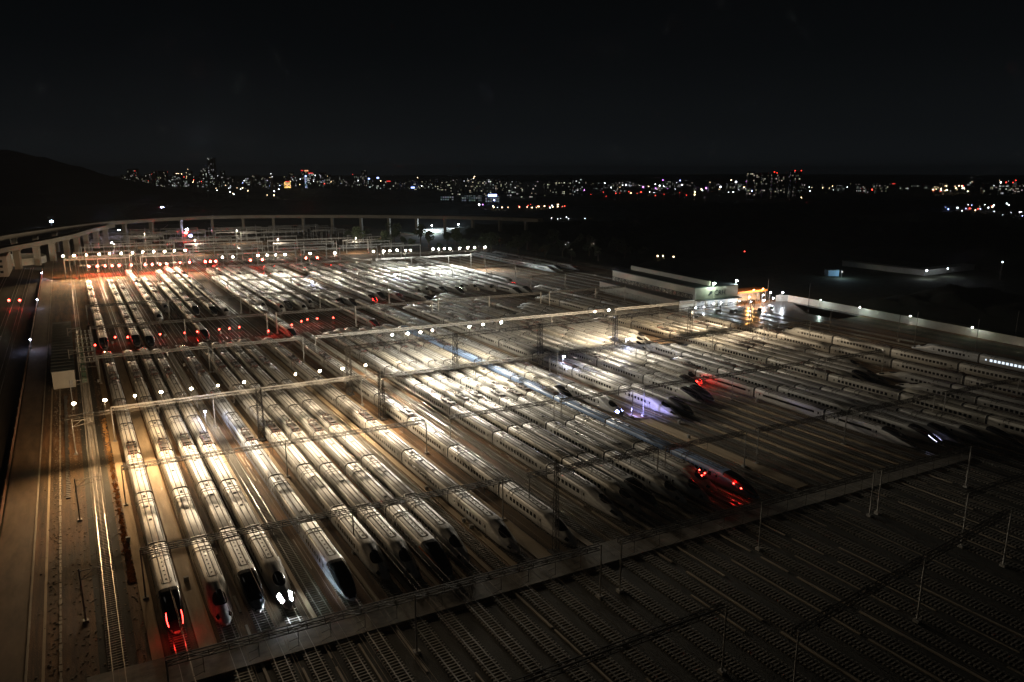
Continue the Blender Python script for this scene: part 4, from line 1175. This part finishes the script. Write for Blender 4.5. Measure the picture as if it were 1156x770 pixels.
up_pts = [at(u, v, 20) for u, v in ((-60, 279), (0, 267), (60, 258), (109, 252), (180, 247), (230, 245), (270, 244), (330, 243.5), (400, 243.5), (450, 244), (485, 244.5), (520, 245), (560, 246), (610, 248))]
viaduct("long concrete rail viaduct sweeping across behind the yard", up_pts, 20.0, 10, 32)
lo_pts = [at(u, v, 16) for u, v in ((-60, 292), (0, 281), (40, 274.5), (75, 268), (100, 262), (125, 257))]
viaduct("lower branch viaduct joining from the left in front of the long one", lo_pts, [14, 16, 16.5, 17, 18, 18.5], 8, 24)
# lit strips of access road behind the throat
for (pp, w) in (([(115, 272), (140, 268), (165, 263), (185, 258), (190, 254)], 6), ([(225, 250), (245, 254), (270, 258.5), (300, 262), (330, 265), (360, 267)], 5)):
    Q = [at(u, v) for u, v in pp]
    strip("access_road", paint("pale_road_concrete", (.5, .47, .4), .8), [(x, y + w) for x, y in Q], [(x, y) for x, y in Q], .06)
# throat portals behind the far floodlights
throat = []
_rt = random.Random(21)
for k in range(13):
    yy = 592 + k * 23; xx = -4 + k * 3
    while xx < 235:
        sp = _rt.uniform(32, 78)
        if _rt.random() < .82: throat.append((yy + _rt.uniform(-5, 5), xx, min(xx + sp, 248), k, sum(1 for q in throat if q[3] == k)))
        xx += sp + _rt.uniform(2, 12)
for i, (y, a, b, rk, sk) in enumerate(throat):
    n = 3 if b - a > 70 else 2
    portal([a + (b - a) * k / (n) for k in range(n + 1)], lambda X, y=y: y - .1 * X, 9.5, "%s span from the left in the %s portal row of the far throat" % (ORD[sk], ORD[rk]), "catenary portals in the far throat", mat=M_STEEL, polemat=M_STEEL, arms=False, step=6, thick=.24, pw=.6)
rnd = random.Random(4)
for i in range(44):
    x = rnd.uniform(-6, 250); y = rnd.uniform(585, 860)
    pole("catenary_mast", "pale mast among the crowd of masts behind the far floodlights", x, y, rnd.uniform(8, 13), "masts in the far throat", M_STEEL, .6)
for i in range(16):
    x = 14 * i + 2; track(x, 640, 940, sleepers=False, wire=False, rz=-R(.4 * i))
# a few fill lamps added to light the throat
for i, (x, y) in enumerate(((30, 660), (90, 670), (150, 640), (210, 620), (60, 760), (140, 760))):
    small_lamp(x, y, 13, "tall added fill lamp standing among the far masts", glow("dim_lamp", (1, .85, .6), 3), 5000 if x < 70 else 15000, (1, .86, .66), .3, "added fill lamps in the far throat")
for i, (u, v, mt, lb) in enumerate(((210, 263, M_SIG, "red lamp under the long viaduct"), (211, 259, M_LBW, "blue white lamp on the long viaduct above the red one"), (215, 266, M_SIGB, "deep blue lamp under the long viaduct"),
                                    (58, 250, M_LBW, "bluish lamp before the dark hill"), (178, 232, M_LBW, "bright blue white lamp at the foot of the hill, upper"), (183, 235, M_LBW, "bright blue white lamp at the foot of the hill, lower"))):
    x, y = at(u, v, 8); small_lamp(x, y, 8, lb, mt, 0, r=1.6 if y < 1100 else 3.0)
for i, (u, v) in enumerate(((110, 263), (134, 260), (126, 274), (98, 261))):
    x, y = at(u, v, 6); small_lamp(x, y, 6, "tiny white lamp below the long viaduct", M_LBW, 0, r=.8, group="tiny lamps below the viaduct")

# small pale block and curved ramp at far left
t = thing("trackside_block", "small pale block with dark windows at the far left edge", "building", (-50, 594, 0))
m = MB(); m.box(0, 13.5, 0, 50, 0, 13); link("wall", m.mesh("wall", M_CREAMW), t)
for zz in (2.5, 6, 9.5):
    for k in range(3):
        m = MB(); m.box(1.2 + k * 4, 3 + k * 4, -.06, -.001, zz, zz + 1.6); link("window", m.mesh("window", M_PANE), t)
m = MB(); m.box(-.3, 13.8, -.3, 50.3, 13, 13.5); link("roof", m.mesh("roof", M_KERB), t)
t = thing("curved_ramp", "curved pale ramp wall wrapping round at the far left", "ramp", (-42, 660, 0))
m = MB()
arc = [(-40 + 0, 2)] + [(8 + 18 * math.sin(a), 20 - 22 * math.cos(a)) for a in [R(d) for d in range(0, 181, 15)]] + [(-40, 42)]
for a, b in zip(arc, arc[1:]): m.quad((a[0], a[1], 0), (b[0], b[1], 0), (b[0], b[1], 5), (a[0], a[1], 5)); m.quad((b[0], b[1] + .4, 0), (a[0], a[1] + .4, 0), (a[0], a[1] + .4, 5), (b[0], b[1] + .4, 5))
link("wall", m.mesh("wall", M_WALL), t)
x, y = at(20, 296, 8); small_lamp(-52, 668, 9, "warm lamp above the curved ramp at far left", M_LENS_W, 14000, (1, .9, .7), .3)

# ------------------------------------------------------------------ trees at the yard edge
def tree(x, y, h, label, group, seed):
    rn = random.Random(seed)
    t = thing("tree", label, "tree", (x, y, -.3), 0., group)
    m = MB(); m.bar((0, 0, 0), (0, 0, h * .5), h * .07, w2=h * .035, n=7)
    for k in range(4):
        a = rn.uniform(0, 6.28); m.bar((0, 0, h * (.3 + .05 * k)), (math.cos(a) * h * .22, math.sin(a) * h * .22, h * (.6 + .05 * k)), h * .03, w2=h * .012)
    link("trunk", m.mesh("trunk", M_BARK), t)
    m = MB()
    for c in range(11):
        a = rn.uniform(0, 6.28); rr = rn.uniform(0, h * .30); cz = h * rn.uniform(.48, .92); cr = h * rn.uniform(.10, .19)
        cx_, cy_ = math.cos(a) * rr, math.sin(a) * rr
        for k in range(70):
            d = Vector((rn.gauss(0, 1), rn.gauss(0, 1), rn.gauss(0, 1))).normalized() * cr * rn.uniform(.55, 1.1)
            p = Vector((cx_, cy_, cz)) + d; s = h * .035
            e1 = Vector((rn.gauss(0, 1), rn.gauss(0, 1), rn.gauss(0, 1))).normalized() * s; e2 = e1.cross(Vector((rn.gauss(0, 1), rn.gauss(0, 1), rn.gauss(0, 1)))).normalized() * s
            m.quad(p - e1, p + e2, p + e1, p - e2)
    link("crown", m.mesh("crown", M_LEAF), t)
TR = []
for i in range(34):
    f = i / 33
    u = 395 + f * 330; v = 276 + 18 * f + 5 * math.sin(i * 2.1)
    x, y = at(u, v); TR.append((x, y, 14 + 5 * math.sin(i * 1.7)))
for i, (x, y, h) in enumerate(TR):
    tree(x, y, h, "dark leafy tree on the far edge of the yard, %s from the left" % ORD[i], "trees beyond the outer tracks", i)

# ------------------------------------------------------------------ far buildings and city
def block(u, D, w, dep, ztop, label, name="tower_block", cat="building", group=None, wall=M_TOWERD, win=M_WIN_DIM, crown=None, face=None, rz=None):
    x, y = far(u, D)
    t = thing(name, label, cat, (x, y, -.3), -PS if rz is None else rz, group)
    m = MB(); m.box(-w / 2, w / 2, 0, dep, 0, ztop); link("wall", m.mesh("wall", wall), t)
    m = MB(); m.quad((-w / 2 + .5, -.15, 3), (w / 2 - .5, -.15, 3), (w / 2 - .5, -.15, ztop - 1.5), (-w / 2 + .5, -.15, ztop - 1.5))
    m.quad((-w / 2 - .15, dep - .5, 3), (-w / 2 - .15, .5, 3), (-w / 2 - .15, .5, ztop - 1.5), (-w / 2 - .15, dep - .5, ztop - 1.5))
    link("window_band", m.mesh("window_band", win), t)
    if crown:
        m = MB(); m.box(-w * .3, w * .3, -.8, .0, ztop - 1.5, ztop + (3.5 if crown is not M_CR_R else 1.5)); link("roof_sign", m.mesh("roof_sign", crown), t)
    return t
M_CR_R = glow("red_roof_sign", (1, .05, .04), .8); M_CR_B = glow("blue_roof_sign", (.3, .42, 1), 3.5); M_CR_O = glow("orange_roof_sign", (1, .45, .22), .9)
M_GOLD = lit_windows_mat("gold_facade", (1, .55, .10), .93, 3.0, 4.2); M_PURP = glow("purple_sign", (.7, .1, 1), 2.5)
M_TEALF = lit_windows_mat("pale_lit_facade", (.55, .72, .78), .9, .16, 5.0)
M_BLUEL = lit_windows_mat("blue_lit_facade", (.45, .62, 1), .9, 1.2, 4.5)
# landmarks
block(240, 3300, 26, 26, zat(178, 3300), "tall slim tower in the city at left, lit in white specks", win=M_WIN_MED)
block(233, 3350, 24, 20, zat(190, 3350), "shorter tower left of the tall slim one in the city", win=M_WIN_DIM)
block(325, 3000, 26, 20, zat(205, 3000), "golden glowing block in the city at left", wall=M_TOWERD, win=M_GOLD, crown=M_CR_R)
block(346, 3000, 10, 16, zat(199, 3000), "left one of the blue edged twin slabs in the city", win=M_BLUEL, crown=M_CR_B)
block(352, 3000, 7, 16, zat(200, 3000), "right one of the blue edged twin slabs in the city", win=M_BLUEL)
block(347, 3200, 26, 20, zat(193, 3200), "tower with an orange roof sign behind the blue edged slabs", crown=M_CR_O)
block(417, 2900, 10, 14, zat(202, 2900), "left one of the white lit twin blocks in the city", win=M_WIN_BRT, crown=M_CR_B)
block(427, 2900, 14, 14, zat(201, 2900), "right one of the white lit twin blocks in the city", win=M_WIN_BRT, crown=M_CR_B)
block(464, 2700, 42, 18, zat(212, 2700), "low building with a long bright blue roof sign in the city", crown=M_CR_B)
for i, (u, w) in enumerate(((846, 15), (853, 14), (862, 12), (873, 14), (881, 14), (893, 12), (899, 12))):
    D = 1900 + (i % 2) * 50
    block(u + 1, D, w, 16, zat((193.5, 195, 194.5, 194, 196, 192.5, 192.5)[i], D), "dark residential tower at right of the skyline, %s of seven from the left" % ORD[i], group="dark residential towers at right", win=M_WIN_DIM, crown=None)
for i, (u, v) in enumerate(((872, 193.5), (875, 194.5), (895, 192), (902, 192))):
    x, y = far(u, 1890); z = zat(v, 1890)
    t = thing("roof_beacon", "red aviation beacon on the dark towers, %s of four" % ORD[i], "beacon", (x, y, z - 1.5), group="beacons on the dark towers"); m = MB(); m.blob((0, 0, 0), 1.1); link("lamp_head", m.mesh("lamp_head", M_BEACON), t); m = MB(); m.bar((0, 0, -3), (0, 0, -.8), .5); link("rod", m.mesh("rod", M_DSTEEL), t)
block(532, 1650, 44, 26, zat(220, 1650), "long low building with pale glazed front beyond the viaduct", name="exhibition_hall", wall=M_TOWER, win=M_TEALF)
block(505, 1700, 30, 26, zat(221, 1700), "low glazed block left of the pale glazed front", name="office_block", wall=M_TOWER, win=M_TEALF)
block(556, 1600, 30, 26, zat(221, 1600), "low block with a blue sign right of the pale glazed front", name="office_block", wall=M_TOWER, win=M_TEALF, crown=M_CR_B)
block(590, 1800, 60, 26, zat(221, 1800), "low dim block further right beyond the viaduct", name="office_block", wall=M_TOWER, win=M_WIN_DIM)
block(724, 1260, 34, 20, zat(232, 1260), "low yellow lit building beyond the woods", name="lit_house", wall=M_TOWER, win=glow("yellow_facade", (1, .72, .28), .30))
block(672, 1260, 70, 20, zat(233, 1260), "long dim institutional block left of the yellow lit building", name="office_block", wall=M_TOWER, win=M_WIN_DIM)
block(748, 1280, 22, 16, zat(233, 1280), "cream lit wing right of the yellow lit building", name="lit_house", wall=M_TOWER, win=glow("cream_facade", (1, .85, .55), .22))
# skyline blocks
rnd = random.Random(11)
def sky_row(u0, u1, n, D0, D1, v0, v1, lab, group, dens=None):
    for i in range(n):
        u = u0 + (u1 - u0) * (i + rnd.uniform(.1, .9)) / n; D = rnd.uniform(D0, D1)
        w = rnd.uniform(14, 34); v = rnd.uniform(v0, v1)
        win = M_WIN_MED if rnd.random() < .35 else M_WIN_DIM
        cr = M_CR_R if rnd.random() < .05 else None
        block(u, D, w, 18, max(9, zat(v, D)), lab + ", %s from the left" % ORD[i], group=group, wall=M_TOWERD, win=win, crown=cr)
sky_row(140, 235, 24, 3000, 3600, 190, 205, "distant speckled block left of the tall slim tower", "distant blocks left of the slim tower")
sky_row(242, 420, 30, 2900, 3600, 192, 206, "distant tower block with scattered lit windows around the golden block", "distant blocks round the golden block")
sky_row(420, 545, 30, 2600, 3500, 200, 209, "distant low block left of the dark apartment rows", "distant blocks left of centre")
sky_row(505, 655, 26, 2000, 2300, 201, 208, "dark speckled apartment block in the centre of the skyline", "apartment blocks in the centre of the skyline")
sky_row(650, 840, 30, 2400, 3500, 203, 211, "distant block amid the brightest city lights", "distant blocks amid the bright lights")
sky_row(905, 1156, 26, 2200, 3600, 205, 212, "distant low block on the right of the skyline", "distant blocks at right")
# warehouse beyond the wall on the right
x, y = at(1030, 312)
t = thing("warehouse", "long low pale roofed warehouse beyond the woods at right", "warehouse", (488, 291, 0))
m = MB(); m.box(0, 7, 0, 62, 0, 3.4); m.box(7, 60, 0, 8, 0, 3.4); link("wall", m.mesh("wall", M_WALL), t)
m = MB(); m.box(-.5, 7.5, -.5, 62.5, 3.4, 3.8); m.box(7.5, 60.5, -.5, 8.5, 3.4, 3.8); link("roof", m.mesh("roof", M_WALL), t)
small_lamp(500, 283, 5, "white lamp on the warehouse yard", M_WHL, 450, (.85, .93, 1), .3)
small_lamp(478, 284, 5, "second white lamp on the warehouse yard, left of the first", M_WHL, 450, (.85, .93, 1), .5)
x, y = at(935, 312); t = thing("blue_hut", "small hut with a bluish lit wall in the woods at right", "hut", (x, y, 0), -PS)
m = MB(); m.box(0, 7, 0, 6, 0, 4); link("wall", m.mesh("wall", paint("pale_blue_cladding", (.3, .5, .65), .6)), t); m = MB(); m.box(-.3, 7.3, -.3, 6.3, 4, 4.3); link("roof", m.mesh("roof", M_ROOFD), t)
small_lamp(x + 1, y - 9, 4, "added fill lamp before the blue hut", glow("dim_lamp", (1, .85, .6), 3), 900, (.6, .85, 1), .2)  # added to throw bluish light on the hut wall

# city street lights: individual lamps, post and head
LG = {
    'w': glow("city_light_white", (.85, .92, 1.0), 9), 'y': glow("city_light_warm", (1, .72, .40), 9), 'b': glow("city_light_blue", (.38, .45, 1), 8),
    'r': glow("city_light_red", (1, .06, .04), 5), 'g': glow("city_light_green", (.5, 1, .7), 4), 'p': glow("city_light_violet", (.75, .25, 1), 6)}
NM = {'w': "white", 'y': "warm yellow", 'b': "blue", 'r': "red", 'g': "greenish", 'p': "violet"}
_lm = {}
def city_light(u, v, D, c, r, where):
    r *= .44 * (.5 + rnd.random()); key = (c, round(r, 1))
    if key not in _lm:
        m = MB(); m.blob((0, 0, 0), r, seg=6, rings=4); _lm[key] = m.mesh("lamp_head", LG[c])
    x, y = far(u, D); z = max(3., zat(v, D))
    t = thing("street_lamp", "distant %s light %s" % (NM[c], where), "lamp", (x, y, 0), 0., "distant %s lights %s" % (NM[c], where))
    link("lamp_head", _lm[key], t, (0, 0, z))
    m = MB(); m.bar((0, 0, -.3), (0, 0, z), .5); link("post", m.mesh("post", M_DSTEEL), t)
def cluster(n, u0, u1, v0, v1, D0, D1, cols, r0, r1, where):
    for i in range(n):
        v = rnd.uniform(v0, v1)
        city_light(rnd.uniform(u0, u1), v, rnd.uniform(D0, D1), rnd.choice(cols), rnd.choice((r0, (r0 + r1) / 2, r1)), where)
cluster(60, 655, 842, 203, 219, 2300, 2900, 'wwwwbyypw', 1.0, 4.2, "amid the brightest city lights")
cluster(14, 655, 790, 216, 222, 1900, 2000, 'rrrry', 1.6, 2.4, "in the row below the bright city")
cluster(22, 140, 230, 190, 206, 2800, 3000, 'wyyr', 1.2, 2.0, "over the hill's shoulder")
cluster(34, 240, 560, 196, 210, 2500, 2800, 'wyybrw', 1.0, 2.6, "along the left skyline")
cluster(34, 556, 640, 230, 239, 1380, 1450, 'yyyrrw', .8, 1.8, "on the road beyond the viaduct")
cluster(9, 905, 1000, 210, 216, 2400, 2500, 'wwy', 1.2, 2.2, "by the dark residential towers")
cluster(28, 1052, 1095, 209, 217, 2300, 2500, 'yyyyrw', 1.2, 3.4, "in the orange cluster at right")
cluster(26, 1058, 1125, 230, 246, 1250, 1400, 'wwbyry', .8, 2.0, "in the lit yard at right")
cluster(8, 1090, 1156, 203, 212, 2600, 2800, 'wry', 1.5, 2.6, "at the right end of the skyline")
cluster(7, 1128, 1156, 228, 250, 1100, 1300, 'bww', 1.0, 1.8, "below the skyline at the right edge")
cluster(16, 230, 320, 212, 222, 1900, 2300, 'wwy', 1.0, 2.2, "at the foot of the left skyline")
cluster(12, 620, 700, 243, 252, 1050, 1100, 'wwy', .7, 1.2, "behind the viaduct")
cluster(10, 900, 1050, 222, 240, 1400, 1700, 'wwyr', 1.0, 1.8, "on the dark plain at right")
for (u, v, D, c, r) in ((621, 237.5, 1380, 'w', 3.2), (545, 231, 1400, 'p', 2.8), (541, 231, 1400, 'w', 2.4), (558, 226, 1580, 'b', 3.5), (897, 227, 1600, 'b', 2.2), (903, 227, 1600, 'b', 2.0), (923, 227.5, 1600, 'r', 3.4), (926, 229, 1600, 'r', 2.4), (956, 231, 1500, 'b', 2.0), (848, 215.5, 1850, 'b', 3.2),
                        (1128, 206, 2300, 'w', 3.4), (1134, 206, 2300, 'r', 4.6), (984, 214, 2300, 'r', 3.2), (264, 222, 2200, 'w', 3.6), (184, 212, 2400, 'p', 3.4), (310, 216, 2300, 'w', 3.0), (507, 237, 1400, 'w', 2.2), (638, 277, 640, 'w', 1.2), (741, 253, 950, 'w', 1.8), (735, 278, 620, 'w', 1.0), (760, 290, 560, 'y', 1.2), (748, 289, 560, 'y', 1.0), (742, 289, 560, 'y', 1.0), (840, 284, 600, 'r', .8), (1129, 296, 480, 'w', .9), (1056, 284, 600, 'w', .6)):
    city_light(u, v, D, c, r, "singled out near column %s of the dark plain" % {True: "left", False: "right"}[u < 578] if False else "alone in the dark")
# pale lit shed roofs under the viaduct
x, y = at(505, 262.5)
t = thing("lit_market_roofs", "cold white lit low roofs under the long viaduct", "market", (x - 30, y, 0), -R(12))
m = MB(); m.box(0, 60, 0, 26, 0, 4); link("roof", m.mesh("roof", M_WALL), t)
small_lamp(x - 22, y - 6, 9, "cold white lamp left of the roofs under the viaduct", M_WHL, 30000, (.75, .9, 1), .8)
small_lamp(x + 12, y - 4, 9, "cold white lamp right of the roofs under the viaduct", M_WHL, 30000, (.75, .9, 1), .8)
x, y = at(775, 287)
t = thing("storage_dome", "pair of tan domed tents in the dark woods", "dome", (x, y, 0))
for k, (dx, r) in enumerate(((0, 9), (16, 8))):
    m = MB(); m.blob((dx, 0, 0), r, seg=14, rings=8, sq=(1.2, 1, .7)); link("dome_shell", m.mesh("dome_shell", paint("tan_canvas", (.45, .30, .2), .8), True), t)
small_lamp(x - 8, y - 14, 5, "faint lamp before the tan domed tents", glow("dim_lamp", (1, .85, .6), 3), 900, (1, .7, .45), .3)

# ------------------------------------------------------------------ clutter on the ground
rc = random.Random(5)
m = MB()
for k in range(2200):
    if k < 2600: x = rc.choice((rc.gauss(-8.4, .5), rc.gauss(-4.2, 1.1), rc.gauss(3.0, .7), rc.uniform(-11, 5))); y = rc.uniform(95, 300)
    else: x = rc.uniform(20, 230); y = rc.uniform(25, 360)
    r = rc.uniform(.04, .14) 
    m.box(x - r, x + r, y - r * rc.uniform(.6, 1.6), y + r, 0, r * rc.uniform(.4, 1.2))
link("rubble", m.mesh("rubble", paint("rubble_stone", (.20, .15, .10), .9)), kind="stuff")
m = MB()
for k in range(1500):     # low rusty weeds along the trough left of the first train
    x = rc.gauss(2.9, .22); y = 132 + 100 * rc.random() ** 2.2; h = rc.uniform(.08, .3)
    a = rc.uniform(0, 3.14); dx = math.cos(a) * .2; dy = math.sin(a) * .2
    m.quad((x - dx, y - dy, 0), (x + dx, y + dy, 0), (x + dx * 1.5, y + dy * 1.5, h), (x - dx * 1.5, y - dy * 1.5, h * .8))
link("weeds", m.mesh("weeds", paint("dry_weeds", (.45, .24, .08), .9)), kind="stuff")
# troughs, pipes and cable lids between the tracks, laid in broken lengths
def broken(X, y0, y1, w, h, mat, gap=.3, lo=5, hi=26):
    m = MB(); y = y0
    while y < y1:
        ln = rc.uniform(lo, hi)
        if rc.random() > gap: m.box(X - w / 2 + rc.uniform(-.08, .08), X + w / 2, y, min(y + ln, y1), 0, h)
        y += ln + rc.uniform(.5, 4)
    if m.v: link("cable_trough", m.mesh("cable_trough", mat), kind="structure")
FT = sorted(FRONT_TRACKS)
for a_, b_ in zip(FT, FT[1:]):
    mid = (a_ + b_) / 2
    broken(mid + rc.uniform(-.5, .5), 30 + rc.uniform(0, 20), 305, rc.uniform(.18, .4), rc.uniform(.06, .2), M_KERB, .45)
    if 131 < mid < 180: broken(mid - .7, 96, 170, .35, .12, M_TRUNKLINE, .5, 3, 14)
for a_, b_ in zip(BACK_TRACKS, BACK_TRACKS[1:]): broken((a_ + b_) / 2, 310, 370, .35, .12, M_KERB, .4)
bx = MB(); bx.box(-.35, .35, -.25, .25, 0, .9); bx.box(-.4, .4, -.3, .3, .9, 1.0); bx = bx.mesh("trackside_box", M_CONCPOLE)
bd = MB(); bd.box(-.28, .28, -.27, -.25, .1, .8); bd = bd.mesh("door", M_DOOR)
for i in range(40):
    j = rc.randrange(len(FT) - 1)
    t = thing("trackside_box", "knee high pale equipment box standing between two tracks", "equipment box", ((FT[j] + FT[j + 1]) / 2, rc.choice((rc.uniform(300, 350), rc.uniform(96, 150), rc.uniform(150, 300))), 0), 0., "pale equipment boxes between the tracks", bx)
    link("door", bd, t)

# ------------------------------------------------------------------ look-alikes told apart by their order across the picture
def number_across(group):
    mem = [o for o in sc.objects if o.get("group") == group]
    mem.sort(key=lambda o: cam_uD(o.location.x, o.location.y)[0])
    if 1 < len(mem) <= len(ORD):
        for k, o in enumerate(mem): o["label"] = o["label"] + ", %s from the left" % ORD[k]
groups = {}
for o in sc.objects:
    if o.get("category"): groups.setdefault(o.get("group"), []).append(o["label"])
for gname, labs in groups.items():
    if gname and len(labs) > 1 and len(set(labs)) == 1: number_across(gname)

# ------------------------------------------------------------------ haze: one closed box of thin even air
m = MB(); m.box(-10500, 15500, -1500, 13500, -8, 152)
hm = bpy.data.materials.new("haze_air")
link("haze", m.mesh("haze", hm), kind="stuff")
hm.use_nodes = True
hn = hm.node_tree; hn.nodes.clear()
ho = hn.nodes.new("ShaderNodeOutputMaterial"); hv = hn.nodes.new("ShaderNodeVolumePrincipled")
hv.inputs["Color"].default_value = (.90, .95, 1, 1); hv.inputs["Density"].default_value = .00007
hn.links.new(hv.outputs[0], ho.inputs["Volume"])
